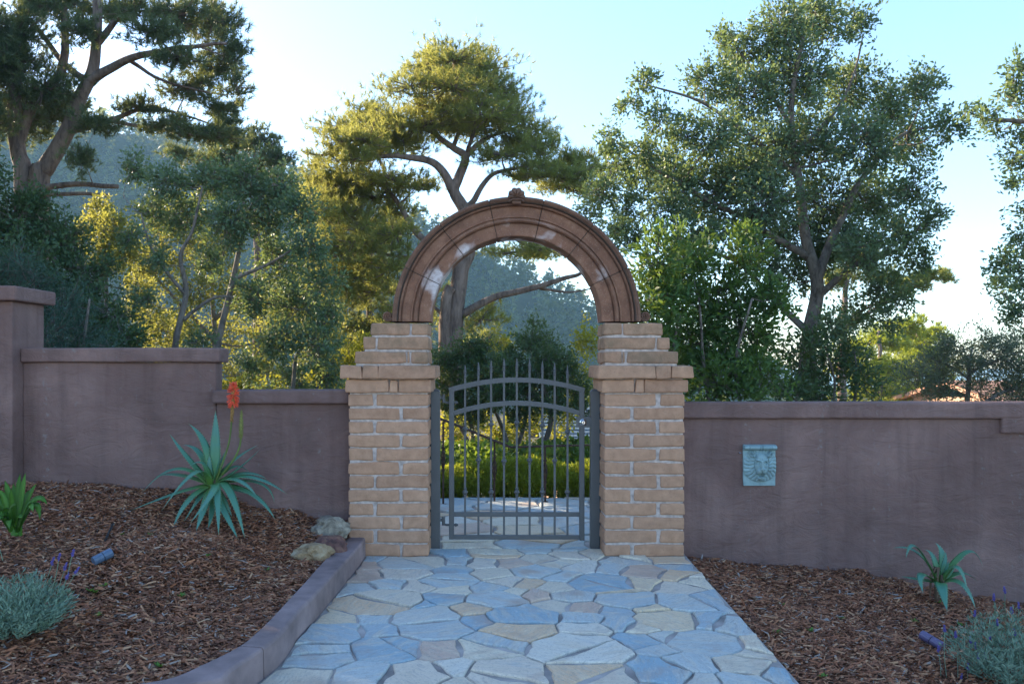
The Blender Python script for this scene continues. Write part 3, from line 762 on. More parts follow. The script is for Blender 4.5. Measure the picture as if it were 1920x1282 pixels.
# ------------------------------------------------------------------ brick piers
def pier(sgn, label):
    e = empty('brick_pier', (sgn*0.93, 0.22, 0)); put(e, label, 'pier')
    def brick(u0, u1, y0, y1, z0, z1, over=0.0):
        x0, x1 = sorted((sgn*u0, sgn*u1))
        sd = random.random()*50
        v, f = rbox(x0, x1, y0, y1, z0, z1, 0.011, 0.009, sd, [x0+(x1-x0)*.35, x0+(x1-x0)*.7])
        me = bpy.data.meshes.new('brick')
        # slumped block: lower half bulges a little
        zc = (z0+z1)/2; out = []
        for p in v:
            t = (p[2]-z0)/(z1-z0); bul = 0.004*(1-t)
            cy_ = (y0+y1)/2; cx_ = (x0+x1)/2
            out.append((p[0]+math.copysign(bul, p[0]-cx_)*.6, p[1]+math.copysign(bul, p[1]-cy_), p[2]))
        me.from_pydata(out, [], f); me.update()
        return link_mesh('brick', me, M['brick'], e)
    def course(u0, u1, ydep, z0, z1, joints, jw=0.026, over=0.0, jz=0.013):
        y0, y1 = -over, ydep+over; ym = (y0+y1)/2
        edges = [u0-over]+list(joints)+[u1+over]
        for (ya, yb) in ((y0, ym-0.006), (ym+0.006, y1)):
            for a, b in zip(edges[:-1], edges[1:]):
                aa = a+(jw/2 if a != edges[0] else 0); bb = b-(jw/2 if b != edges[-1] else 0)
                brick(aa, bb, ya, yb, z0+0.002, z1-jz+0.002)
    core = MB()
    h = 1.19/12
    for k in range(12):
        course(0.64, 1.221, 0.45, k*h, (k+1)*h, [1.031] if (11-k) % 2 == 0 else [0.84])
    core.box(*sorted((sgn*0.649, sgn*1.212)), 0.0085, 0.4415, -0.15, 1.2)
    course(0.64, 1.221, 0.45, 1.19, 1.29, [0.86, 0.925], 0.009, 0.021, 0.006)
    course(0.64, 1.221, 0.45, 1.29, 1.389, [1.0, 1.115], 0.005, 0.052, 0.003)
    core.box(*sorted((sgn*0.6495, sgn*1.2115)), 0.009, 0.441, 1.1995, 1.383)
    zs = [1.389, 1.492, 1.595, 1.70]; outs = [1.175, 1.113, 1.061]; jn = [[0.772, 0.797], [1.018], [0.77]]
    for i in range(3):
        course(0.64, outs[i], 0.36, zs[i]+.012, zs[i+1]+0.008, jn[i], 0.012)
        core.box(*sorted((sgn*(0.648+i*.0005), sgn*(outs[i]-0.008))), 0.008+i*.0005, 0.352-i*.0005, zs[i]-0.005, zs[i+1]-0.008)
    core.build('mortar', M['mortar'], e)
pier(-1, 'tan slump block pier beside the curved kerb and low wall')
pier(1, 'tan slump block pier beside the gate lock and long wall')

# ------------------------------------------------------------------ arch
ar = empty('stone_arch', (0, 0.16, 1.70)); put(ar, 'reddish moulded cast stone arch with a shell keystone', 'arch')
PROF = [(0.626, .272), (0.626, .050), (0.632, .044), (0.712, .044), (0.714, .056), (0.720, .056), (0.724, .030), (0.733, .018), (0.745, .020), (0.751, .030), (0.753, .046), (0.759, .046), (0.762, .034), (0.772, .034), (0.775, .046), (0.836, .048), (0.838, .058), (0.845, .058),
        (0.848, .030), (0.860, .020), (0.864, .030), (0.870, .030), (0.873, .004), (0.886, -.008), (0.900, -.006), (0.906, .006), (0.906, .272)]
def voussoir(a0, a1, n=9):
    V = []; F = []; m = len(PROF)
    for i in range(n+1):
        a = a0+(a1-a0)*i/n
        for (r, y_) in PROF: V.append((r*math.cos(a), y_, 1.70+0.010+r*math.sin(a)))
    for i in range(n):
        for k in range(m):
            F.append((i*m+k, i*m+(k+1) % m, (i+1)*m+(k+1) % m, (i+1)*m+k))
    F.append(tuple(range(m))); F.append(tuple(n*m+k for k in range(m))[::-1])
    me = bpy.data.meshes.new('voussoir'); me.from_pydata(V, [], F); me.update()
    bmm = bmesh.new(); bmm.from_mesh(me); bmesh.ops.recalc_face_normals(bmm, faces=bmm.faces); bmm.to_mesh(me); bmm.free()
    return link_mesh('voussoir', me, M['arch'], ar)
for k in range(7):
    gap = 0.0042
    voussoir(math.pi/7*k+(gap if k else 0), math.pi/7*(k+1)-(gap if k < 6 else 0))
def ring_core():
    V = []; F = []; m = len(PROF); n = 60
    for i in range(n+1):
        a = 0.004+(math.pi-0.008)*i/n
        for (r, y_) in PROF:
            rr = r+0.007 if r < 0.64 else (r-0.007 if r > 0.86 else r); yy = y_+0.008 if y_ < 0.2 else y_-0.006
            V.append((rr*math.cos(a), yy, 1.71+rr*math.sin(a)))
    for i in range(n):
        for k in range(m): F.append((i*m+k, i*m+(k+1) % m, (i+1)*m+(k+1) % m, (i+1)*m+k))
    m_ = MB(); m_.add(V, F); m_.build('joint_mortar', M['joint'], ar)
ring_core()
# shell keystone
V = []; F = []; nr, na = 8, 57
for i in range(nr+1):
    t = i/nr
    for j in range(na):
        f = j/(na-1); a = math.radians(-28+236*f)
        rib = abs(math.cos(f*math.pi*7))
        R_ = 0.070*t*(1+0.10*rib*t)*(0.82+0.18*max(0, math.sin(a)))
        V.append((R_*math.cos(a), -0.012-0.034*math.sin(math.pi*min(1, .25+.75*(1-t)))*(0.55+0.45*rib)+0.03*t**3, 2.603+R_*math.sin(a)*1.02))
for i in range(nr):
    for j in range(na-1): F.append((i*na+j, i*na+j+1, (i+1)*na+j+1, (i+1)*na+j))
    F.append((i*na+na-1, i*na, (i+1)*na, (i+1)*na+na-1))
nb = len(V)
for j in range(na): p = V[nr*na+j]; V.append((p[0], 0.12, p[2]))
for j in range(na): F.append((nr*na+j, nr*na+(j+1) % na, nb+(j+1) % na, nb+j))
sh = MB(); sh.add(V, F); sh.box(-0.034, 0.034, -0.030, 0.05, 2.556, 2.580, 0.009); sh.build('shell_keystone', M['arch'], ar, smooth=False)
for s in (-1, 1):
    m = MB(); cx, cz = s*0.943, 1.749; pts_ = []; rr = []
    for k in range(34):
        a = k/33*2.3*2*math.pi; r_ = 0.036*(1-k/33*0.88)
        pts_.append((cx+s*-r_*math.cos(a+0.4), 0.045, cz-r_*math.sin(a+0.4))); rr.append(0.0085*(1-0.5*k/33))
    m.tube(pts_, rr, 8)
    v = [(cx+0.033*math.cos(q*math.pi/8), y_, cz+0.033*math.sin(q*math.pi/8)) for y_ in (0.052, 0.2) for q in range(16)]
    m.add(v, [(q, (q+1) % 16, 16+(q+1) % 16, 16+q) for q in range(16)]+[tuple(range(16))[::-1], tuple(range(16, 32))])
    m.box(min(s*0.895, s*0.945), max(s*0.895, s*0.945), 0.045, 0.2, 1.7105, 1.735, 0.006)
    m.build('scroll', M['arch'], ar)

# ------------------------------------------------------------------ gate
GD = 0.27-CAMY; GY = 0.27
gs = FPX/GD
def gx_(px): return CAMX+(px-VPX)/gs
def gz_(py): return CAMZ-(py-VPY)/gs
for s, lab in ((-1, 'grey steel gate post with round top on the hinge side'), (1, 'grey steel gate post with round top on the lock side')):
    e = empty('gate_post', (s*0.605, GY, 0)); put(e, lab, 'gate post', 'gate posts')
    m = MB(); x0, x1 = (0.571, 0.638) if s > 0 else (-0.638, -0.571)
    zt = 1.21; V = []; F = []
    prof = [(0, -0.02), (0, zt-0.02), (0.012, zt-0.006), (0.03, zt)]
    for (ins, z) in prof:
        for (xx, yy) in ((x0+ins, GY-.035+ins), (x1-ins, GY-.035+ins), (x1-ins, GY+.035-ins), (x0+ins, GY+.035-ins)): V.append((xx, yy, z))
    for i in range(3):
        for k in range(4): F.append((i*4+k, i*4+(k+1) % 4, (i+1)*4+(k+1) % 4, (i+1)*4+k))
    F.append((12, 13, 14, 15)); m.add(V, F); m.build('post', M['metal'], e)
    m = MB(); xa = x1 if s > 0 else x0     # ragged sealant bead against the pier
    m.tube([(xa+s*.001, GY-.026+random.uniform(-.004, .004), .03+.045*k) for k in range(26)], [random.uniform(.003, .009) for k in range(26)], 6)
    m.build('sealant_bead', M['rubber'], e)
ge = empty('garden_gate', (gx_(968), GY, 0.07)); put(ge, 'grey wrought iron gate with arched rails and spear topped pickets', 'gate')
XL0, XL1, XR0, XR1 = gx_(842), gx_(851.5), gx_(1086), gx_(1095.5)
hw = 0.019
def bar_path(pts_, w_, h_, name):
    """rectangular bar along a polyline lying in the gate plane"""
    m = MB(); V = []; F = []; n = len(pts_)
    for i, (x, z) in enumerate(pts_):
        a, b = pts_[max(i-1, 0)], pts_[min(i+1, n-1)]
        d = Vector((b[0]-a[0], b[1]-a[1])).normalized(); nn = Vector((-d.y, d.x))
        for (sn, sy) in ((-1, -1), (1, -1), (1, 1), (-1, 1)): V.append((x+nn.x*sn*h_/2, GY+sy*w_/2, z+nn.y*sn*h_/2))
    for i in range(n-1):
        for k in range(4): F.append((i*4+k, i*4+(k+1) % 4, (i+1)*4+(k+1) % 4, (i+1)*4+k))
    F.append((0, 1, 2, 3)); F.append(tuple((n-1)*4+k for k in (3, 2, 1, 0)))
    m.add(V, F); o = m.build(name, M['metal'], ge)
    bmm = bmesh.new(); bmm.from_mesh(o.data); bmesh.ops.recalc_face_normals(bmm, faces=bmm.faces); bmm.to_mesh(o.data); bmm.free(); return o
def arc_pts(xa, xb, ze, zm, n=20):
    return [(xa+(xb-xa)*i/n, ze+(zm-ze)*(1-(2*i/n-1)**2)) for i in range(n+1)]
m = MB(); m.box(XL0, XL1, GY-hw, GY+hw, gz_(1010), gz_(730), 0.003); m.build('stile', M['metal'], ge)
m = MB(); m.box(XR0, XR1, GY-hw, GY+hw, gz_(1012), gz_(731), 0.003); m.build('stile', M['metal'], ge)
bar_path(arc_pts(XL0, XR1, gz_(731.5), gz_(712), 24), 0.042, 0.037, 'top_rail')
bar_path(arc_pts(XL1, XR0, gz_(774), gz_(755.5), 24), 0.036, 0.035, 'arched_rail')
m = MB(); m.box(XL1, XR0, GY-.018, GY+.018, gz_(967.5), gz_(959.5), 0.003); m.build('lower_rail', M['metal'], ge)
m = MB(); m.box(XL1, XR0, GY-.0185, GY+.0185, gz_(1010), gz_(1002.5), 0.003); m.build('bottom_rail', M['metal'], ge)
PX = [872, 897, 920.8, 945, 969, 993, 1017, 1040, 1064]; TOPS = [685, 679.5, 676, 672.5, 672, 673, 677, 680, 686]; KN1 = [804, 862, 795.6, 864, 792, 862, 797, 863, 809]
def lathe(m, x, y_, prof, sides=10):
    V = []; F = []
    for (r, z) in prof:
        for k in range(sides): V.append((x+r*math.cos(k*2*math.pi/sides), y_+r*math.sin(k*2*math.pi/sides), z))
    for i in range(len(prof)-1):
        for k in range(sides): F.append((i*sides+k, i*sides+(k+1) % sides, (i+1)*sides+(k+1) % sides, (i+1)*sides+k))
    F.append(tuple(range(sides))[::-1]); F.append(tuple((len(prof)-1)*sides+k for k in range(sides))); m.add(V, F)
for i in range(9):
    x = gx_(PX[i]); zt = gz_(TOPS[i]); m = MB()
    m.box(x-.0078, x+.0078, GY-.0078, GY+.0078, gz_(1004), zt-0.095)
    o = m.build('picket', M['metal'], ge)
    m = MB(); z0 = zt-0.096
    lathe(m, x, GY, [(.009, z0), (.0115, z0+.004), (.0115, z0+.012), (.0095, z0+.016), (.0095, z0+.02), (.011, z0+.024), (.011, z0+.03), (.009, z0+.034), (.0125, z0+.044), (.007, z0+.066), (.005, z0+.086), (.0035, z0+.096), (.0, z0+.1)])
    f_ = m.build('finial', M['metal'], o)
    for ky in ([KN1[i], 922] if i % 2 == 0 else [KN1[i]]):
        m = MB(); zc = gz_(ky)
        lathe(m, x, GY, [(.009, zc-.034), (.0125, zc-.03), (.0125, zc-.024), (.0095, zc-.02), (.0135, zc-.013), (.0215, zc-.003), (.0215, zc+.003), (.0135, zc+.013), (.0095, zc+.02), (.0125, zc+.024), (.0125, zc+.03), (.009, zc+.034)])
        m.build('collar', M['metal'], o)
m = MB(); m.box(gx_(1079.5), gx_(1108), GY-.026, GY-.0195, gz_(800.5), gz_(780.5), .002); lp = m.build('lock_plate', M['metal'], ge)
m = MB(); kx, kz = gx_(1092.5), gz_(791)
V = []; F = []; prof = [(.026, 0), (.027, -.008), (.020, -.013), (.019, -.022), (.015, -.027), (.011, -.0285)]
for (r, dy) in prof:
    for k in range(18): V.append((kx+r*math.cos(k*math.pi/9), GY-.0265+dy, kz+r*math.sin(k*math.pi/9)))
for i in range(5):
    for k in range(18): F.append((i*18+k, i*18+(k+1) % 18, (i+1)*18+(k+1) % 18, (i+1)*18+k))
F.append(tuple(5*18+k for k in range(18))); m.add(V, F); m.build('lock_cylinder', M['chrome'], lp)
m = MB(); m.box(kx-.0035, kx+.0045, GY-.0565, GY-.0555, kz-.006, kz+.006); m.build('keyway', M['darkhole'], lp)
for py_ in (750, 979):
    m = MB(); z = gz_(py_)
    m.tube([(-0.568, GY, z+.02), (-0.545, GY, z+.02)], .012, 8); m.tube([(-0.545, GY-.0, z+.045), (-0.545, GY, z-.02)], .013, 8)
    m.tube([(-0.545, GY, z-.012), (-0.52, GY+.0, z-.018), (XL1+.03, GY, z-.018)], .0085, 8)
    m.tube([(XL1+.008, GY, z-.018), (XL1+.018, GY, z-.018)], .014, 6)
    m.build('hinge', M['metal'], ge)

# ------------------------------------------------------------------ lion plaque
def lion():
    x0, x1 = P(1393.5, 0, 5.9).x, P(1453.5, 0, 5.9).x; z0, z1 = P(0, 910, 5.9).z, P(0, 833, 5.9).z
    e = empty('lion_plaque', ((x0+x1)/2, WALL_Y, z0)); put(e, 'verdigris lion head relief plaque on the long stucco wall', 'plaque')
    nu, nv = 110, 140
    U, Vv = np.meshgrid(np.linspace(-1, 1, nu), np.linspace(-1, 1, nv))     # v up
    def g_(cx, cy, sx, sy, a, rot=0.0):
        c, s = math.cos(rot), math.sin(rot); dx, dy = U-cx, Vv-cy
        return a*np.exp(-(((dx*c+dy*s)/sx)**2+((-dx*s+dy*c)/sy)**2))
    def dome(cx, cy, sx, sy, h, rot=0.0, p=0.5):
        c, q_ = math.cos(rot), math.sin(rot); dx, dy = U-cx, Vv-cy
        return h*np.clip(1-((dx*c+dy*q_)/sx)**2-((-dx*q_+dy*c)/sy)**2, 0, 1)**p
    ang = np.arctan2(Vv-0.02, (U-0.05)*0.85); rad = np.hypot((U-0.05)*0.9, Vv-0.02)
    H = np.zeros_like(U)+0.08
    locks = np.abs(np.sin(ang*9+np.sin(rad*6.0)*.9))**.6; locks2 = np.abs(np.sin(ang*13+rad*3.0+.7))**.6
    outer = dome(.05, -.02, 1.12, .80, 1.0, p=.35); H += outer*(0.12+.26*locks2)
    inner = dome(.05, .02, .80, .66, 1.0, p=.4); H = np.where(inner > 0, np.maximum(H, .16+inner*(.22+.30*locks)), H)
    face = dome(.05, .04, .47, .58, 1.0, p=.45); H = np.where(face > 0, np.maximum(H*.35, .30+.42*face), H)
    for sg in (-1, 1):
        H -= dome(.05+sg*.235, .14, .16, .085, .30, -sg*.3, .7)            # eye socket
        H += dome(.05+sg*.225, .135, .085, .045, .15, -sg*.3)               # eyeball
        H += dome(.05+sg*.24, .265, .22, .065, .20, sg*.32)                 # brow
        H += dome(.05+sg*.17, -.27, .19, .15, .26)                          # muzzle cushion
        H += dome(.05+sg*.58, .54, .20, .13, .42, sg*.7)-dome(.05+sg*.60, .54, .11, .06, .36, sg*.7)   # ear
        H += dome(.05+sg*.33, -.06, .10, .16, .10)                          # cheek
        H -= dome(.05+sg*.075, -.205, .04, .03, .20)                        # nostril
    H += dome(.05, .42, .34, .16, .14)                                       # forehead
    H += dome(.05, .08, .125, .34, .24)                                      # nose bridge
    H += np.where(Vv > -.225, dome(.05, -.165, .17, .10, .26), 0)             # nose, cut sharply below
    H -= dome(.05, -.33, .018, .09, .2)
    H = np.where(((U-.05)/.21)**2+((Vv+.475)/.072)**2 < 1, .10, H)           # open mouth
    H += np.where(Vv < -.52, dome(.05, -.63, .20, .125, .42), 0)              # chin
    H *= (Vv < 0.72); low = (Vv < -0.8); H = np.where(low, 0.10, H)
    roll = np.clip(1-((Vv-0.86)/0.13)**2, 0, 1)**0.5
    H = np.where(Vv > 0.72, 0.12+0.55*roll-0.14*np.exp(-((U-0.12)/.03)**2)*roll-0.14*np.exp(-((U+0.05)/.03)**2)*roll-0.12*np.exp(-((np.abs(U)-.7)/.03)**2)*roll, H)
    H = np.clip(H, 0.03, 1.4)
    xs_ = (x0+x1)/2+U*(x1-x0)/2*(1-0.045*np.clip(-Vv-.6, 0, 1)); zs_ = (z0+z1)/2+Vv*(z1-z0)/2
    Y = WALL_Y-0.008-0.068*H
    V = np.stack([xs_, Y, zs_], 2).reshape(-1, 3).tolist()
    F = [(j*nu+i, j*nu+i+1, (j+1)*nu+i+1, (j+1)*nu+i) for j in range(nv-1) for i in range(nu-1)]
    ring = [i for i in range(nu)]+[j*nu+nu-1 for j in range(1, nv)]+[(nv-1)*nu+i for i in range(nu-2, -1, -1)]+[j*nu for j in range(nv-2, 0, -1)]
    nb = len(V)
    for i in ring: V.append((V[i][0], WALL_Y+0.006, V[i][2]))
    L = len(ring)
    for k in range(L): F.append((ring[(k+1) % L], ring[k], nb+k, nb+(k+1) % L))
    me = bpy.data.meshes.new('relief'); me.from_pydata(V, [], F)
    me.polygons.foreach_set('use_smooth', np.ones(len(F), dtype=bool)); me.update()
    link_mesh('relief', me, M['plaque'], e)
    m = MB(); p = P(1386, 849, 5.9); m.tube([(p.x-.004, WALL_Y+.002, p.z), (p.x+.002, WALL_Y-.012, p.z+.002), (p.x+.012, WALL_Y-.014, p.z-.003)], .004, 6)
    m.build('mounting_wire', M['chrome'], e)
lion()

# ------------------------------------------------------------------ aloes
def aloe_leaf(parent, base, mid, tip, w0, toothed=True, tipdry=0.0):
    """fleshy tapering leaf along a bent curve, with marginal teeth"""
    base, mid, tip = Vector(base), Vector(mid), Vector(tip)
    mid = (mid*2-(base+tip)*.5)*.8+mid*.2
    n = 14; m = MB(); V = []; R_ = []; F = []; pts_ = []
    for i in range(n+1):
        t = i/n; pts_.append(base*(1-t)**2+mid*2*t*(1-t)+tip*t*t)
    V = []; prev_s = None; sides = []
    for i, p in enumerate(pts_):
        t = i/n
        d = (pts_[min(i+1, n)]-pts_[max(i-1, 0)]).normalized()
        # leaf's upper side looks towards the plant axis / sky
        upv = Vector((0, -0.25, 1)); s = d.cross(upv)
        if s.length < 0.15: s = d.cross(Vector((0, -1, 0.3)))
        s.normalize()
        if prev_s is not None and s.dot(prev_s) < 0: s = -s
        if prev_s is not None: s = (s*0.5+prev_s*0.5).normalized()
        prev_s = s; u = s.cross(d).normalized()
        if u.z < 0 and abs(d.z) < .9: u = -u
        w = w0*1.38*(0.85+0.6*t-1.45*t**2.2) if t < 1 else 0.0008
        w = max(w, 0.0012); th = w*0.34
        sides.append((p, s, u, w))
        for (a, b) in ((-1, .18), (-.55, -.32), (0, -.85), (.55, -.32), (1, .18), (.5, .06), (0, -.08), (-.5, .06)):
            V.append(p+s*a*w+u*b*th*1.2)
        R_ += [min(1.0, 0.05+t*1.1*random.uniform(.9, 1.1)) if t < .0 else 0.05+.8*t]*8
    for i in range(n):
        for k in range(8): F.append((i*8+k, i*8+(k+1) % 8, (i+1)*8+(k+1) % 8, (i+1)*8+k))
    m.v = [tuple(v) for v in V]; m.f = F; m.r = R_
    o = m.build('leaf', M['aloe'], parent, smooth=True)
    if toothed:
        q = MB(); L = sum((pts_[i+1]-pts_[i]).length for i in range(n)); nt2 = int(L/0.021)
        for k in range(2, nt2):
            t = k/nt2*n*0.97; i = min(int(t), n-1); f = t-i
            p = pts_[i].lerp(pts_[i+1], f); s = sides[i][1]; w = sides[i][3]*(1-f)+sides[i+1][3]*f; d = (pts_[i+1]-pts_[i]).normalized(); u = sides[i][2]
            for sg in (-1, 1):
                b = p+s*sg*w*0.98+u*w*.06; h_ = 0.0055*min(1, w/.012)
                q.add([b-d*.0035, b+d*.0035, b+s*sg*h_+d*.003], [(0, 1, 2)])
        q.build('teeth', M['aloe_tooth'], o)
    return o
def aloe_px(crop, sc, D):
    ox, oy = crop
    return lambda x, y_, dd=0.0: P(ox+x/sc, oy+y_/sc, D+dd)
A = aloe_px((240, 700), 3.6625, 5.46)
base = A(578, 760); gz0 = lz(base.x, base.y)
al = empty('aloe_plant', (base.x, base.y, gz0)); put(al, 'large blue green aloe with a red flower spike on the mulch', 'aloe')
LV = [((285,415),(425,600),.05,1), ((415,345),(535,490),.10,1.1), ((600,255),(600,520),.09,1.55), ((372,490),(500,545),.16,1), ((415,640),(520,610),-.06,.8), ((98,818),(330,640),-.10,1.05),
      ((178,712),(330,690),.13,1), ((12,962),(330,820),-.10,1.15), ((232,940),(470,660),-.27,1.1), ((312,1148),(420,860),-.26,1.1), ((385,1112),(500,840),-.16,.9), ((468,1184),(530,900),-.33,1.15),
      ((548,1196),(580,930),-.24,.8), ((425,1030),(600,790),-.38,1.1), ((622,1152),(610,800),-.37,1.1), ((757,1198),(640,900),-.32,1.1), ((802,1166),(690,780),-.27,1.25), ((1010,1000),(840,810),-.10,1.1),
      ((1005,888),(900,740),.06,.9), ((1092,828),(830,700),-.06,1.15), ((955,724),(790,680),.02,1.1), ((885,842),(740,720),-.22,1.0), ((845,690),(730,630),.16,.9), ((895,490),(720,600),.10,1.05),
      ((910,515),(750,660),-.02,.95), ((690,500),(640,620),.12,.9), ((850,830),(740,800),.12,.9), ((715,985),(650,850),-.05,.9), ((440,905),(520,800),.18,.9), ((560,560),(560,650),.03,.8), ((640,545),(610,650),-.05,.8)]
for (tp, md, dd, wf) in LV:
    b = A(578+(tp[0]-578)*0.045, 765+(tp[1]-765)*.03-6, dd*0.08); t_ = A(*tp, dd); mm_ = A(*md, dd*0.55)
    if t_.z < lz(t_.x, t_.y)+.004: t_.z = lz(t_.x, t_.y)+.006
    aloe_leaf(al, b, mm_, t_, 0.0205*wf)
m = MB(); m.tube([(base.x, base.y+.01, gz0-.03), (base.x+.005, base.y, base.z-.02), (base.x, base.y, base.z+.03)], [.035, .03, .022], 9); m.build('stem', M['deadleaf'], al)
def spike(pts_, r0, r1, mat, name, parent):
    m = MB(); q = catmull(pts_, 6); n = len(q); m.tube(q, [r0+(r1-r0)*i/(n-1) for i in range(n)], 8); return m.build(name, M[mat], parent, smooth=True)
s1 = spike([A(598, 750), A(650, 610, .02), A(694, 470, .03), A(712, 320, .03)], .0075, .0055, 'stalk', 'flower_stalk', al)
m = MB(); q = catmull([A(711, 325, .03), A(716, 260, .03), A(721, 190, .03), A(722, 90, .03)], 5)
m.tube(q, [.0085+.004*math.sin(i/len(q)*2.2) for i in range(len(q))], 8)
for k in range(90):
    t = random.random()*.55; p = q[int(t*(len(q)-1))]; a = random.random()*6.283; d = Vector((math.cos(a), math.sin(a), -.6)).normalized(); m.tube([p, p+d*.016], [.0032, .0018], 4)
m.build('spent_florets', M['aloe_bud'], s1)
m = MB(); top = A(722, 78, .03); bot = A(722, 205, .03)
for k in range(170):
    t = random.random(); p = bot.lerp(top, t); a = random.random()*6.283; droop = -0.9+1.9*t
    d = Vector((math.cos(a), math.sin(a), droop)).normalized(); L = (.047 if t < .7 else .034)*random.uniform(.8, 1.1)
    m.tube([p, p+d*L*.5, p+d*L+Vector((0, 0, -.004))], [.0022, .0042, .0026], 5)
m.build('flower_head', M['aloe_red'], s1)
s2 = spike([A(640, 700), A(720, 600, -.02), A(765, 505, -.02), A(776, 425, -.02)], .0075, .006, 'stalk', 'flower_stalk', al)
m = MB(); q = catmull([A(775, 440, -.02), A(778, 340, -.02), A(780, 246, -.02)], 7); n = len(q)
m.tube(q, [max(.002, .0115*math.sin(math.pi*min(1, .22+.78*i/(n-1)))) for i in range(n)], 9)
for k in range(150):
    t = random.random()*.93; i = int(t*(n-1)); p = q[i]; a = random.random()*6.283; d = Vector((math.cos(a), math.sin(a), 1.2)).normalized(); r = .0115*math.sin(math.pi*min(1, .22+.78*t)); m.tube([p+Vector((math.cos(a), math.sin(a), 0))*r*.8, p+Vector((math.cos(a), math.sin(a), 0))*r+d*.011], [.003, .001], 4)
m.build('flower_bud', M['aloe_green_bud'], s2)

B = aloe_px((1640, 980), 4.246, 5.36)
bb = B(512, 480); bg_ = rz(bb.x, bb.y)
al2 = empty('aloe_plant', (bb.x, bb.y, bg_)); put(al2, 'small green aloe without flowers below the long wall', 'aloe')
LV2 = [((142,200),(350,230),.03,1.1), ((250,278),(330,170),-.08,1), ((398,213),(470,270),.08,1), ((478,155),(545,260),.09,1.1), ((566,228),(555,330),.05,.8), ((718,275),(620,330),.06,.9), ((655,285),(590,370),.10,1.5),
       ((862,347),(740,210),-.03,1), ((818,466),(690,390),.05,1.05), ((738,540),(650,330),-.16,1.15), ((208,424),(360,450),-.02,1.1), ((388,556),(365,400),-.24,1.2), ((577,702),(530,500),-.27,1.75), ((803,682),(690,470),-.18,1.35), ((590,300),(560,400),-.03,.8)]
for (tp, md, dd, wf) in LV2:
    b = B(512+(tp[0]-512)*.05, 470+(tp[1]-470)*.04, dd*.08)
    aloe_leaf(al2, b, B(*md, dd*.55), B(*tp, dd), 0.0175*wf)
m = MB(); m.tube([(bb.x, bb.y+.01, bg_-.04), (bb.x+.006, bb.y, bg_+.1), (bb.x, bb.y, bb.z+.01)], [.024, .03, .024], 9)
for k in range(10):
    a = random.random()*6.283; r = Vector((math.cos(a), math.sin(a)*.8, 0)); z = random.uniform(.08, .24)
    m.tube([Vector((bb.x, bb.y, bg_+z))+r*.02, Vector((bb.x, bb.y, bg_+z-.06))+r*.055, Vector((bb.x, bb.y, max(bg_, bg_+z-.2)))+r*.06], [.009, .007, .002], 5)
m.build('dry_stem', M['deadleaf'], al2)

# strap-leaved clump
S = aloe_px((0, 860), 4.0077, 4.55)
sb = S(128, 560); sz = lz(sb.x, sb.y)
st = empty('strap_leaf_plant', (sb.x, sb.y, sz)); put(st, 'bright green strap leaved clump in the mulch by the tall wall', 'plant')
def strap_leaf(parent, b, mid, tip, w0, mat):
    b, mid, tip = Vector(b), Vector(mid), Vector(tip); n = 10; m = MB(); V = []; F = []
    pts_ = [b*(1-i/n)**2+mid*2*(i/n)*(1-i/n)+tip*(i/n)**2 for i in range(n+1)]
    r0 = random.random()
    ax = Vector((random.gauss(0, 1), random.gauss(0, .4), 0.2))
    for i, p in enumerate(pts_):
        t = i/n; d = (pts_[min(i+1, n)]-pts_[max(i-1, 0)]).normalized()
        s = d.cross(Vector((0, -.7, .7))); s = s.normalized() if s.length > .05 else Vector((1, 0, 0)); u = s.cross(d)
        w = w0*(0.45+1.1*math.sin(math.pi*min(1, .08+t*.92))**.7*.62) if t < 1 else .0008
        if t > .75: w *= (1-((t-.75)/.25)**2)+.02
        V += [p-s*w+u*w*.28, p+u*-.0008, p+s*w+u*w*.28, p-u*.0022]
    for i in range(n):
        for k in range(4): F.append((i*4+k, i*4+(k+1) % 4, (i+1)*4+(k+1) % 4, (i+1)*4+k))
    m.v = [tuple(v) for v in V]; m.f = F; m.r = [r0]*len(V); return m.build('leaf', M[mat], parent, smooth=True)
SL = [((190,103),(165,300),.03), ((150,108),(135,300),.06), ((272,188),(200,290),.05), ((358,345),(260,180),-.06), ((330,290),(260,250),.08), ((300,460),(300,200),-.10), ((72,528),(60,380),-.16), ((168,442),(120,400),-.18), ((122,346),(60,330),-.08),
      ((-10,230),(60,300),.0), ((35,160),(90,300),.05), ((-60,300),(30,280),.03), ((-20,480),(20,360),-.14), ((80,230),(100,330),-.05), ((240,320),(200,330),-.1), ((-90,420),(0,330),-.05), ((215,235),(170,330),.1), ((250,400),(230,250),-.15), ((100,180),(115,340),.1), ((10,380),(60,340),-.15)]
for (tp, md, dd) in SL:
    strap_leaf(st, S(110+(tp[0]-110)*.12, 545, dd*.15), S(*md, dd*.5), S(*tp, dd), .0165, 'strap')
m = MB()
for k in range(5): m.tube([S(100+k*12, 575, random.uniform(-.03, .03)), S(95+k*14, 430, random.uniform(-.03, .03))], [.014, .01], 7)
m.build('stem', M['strap'], st)

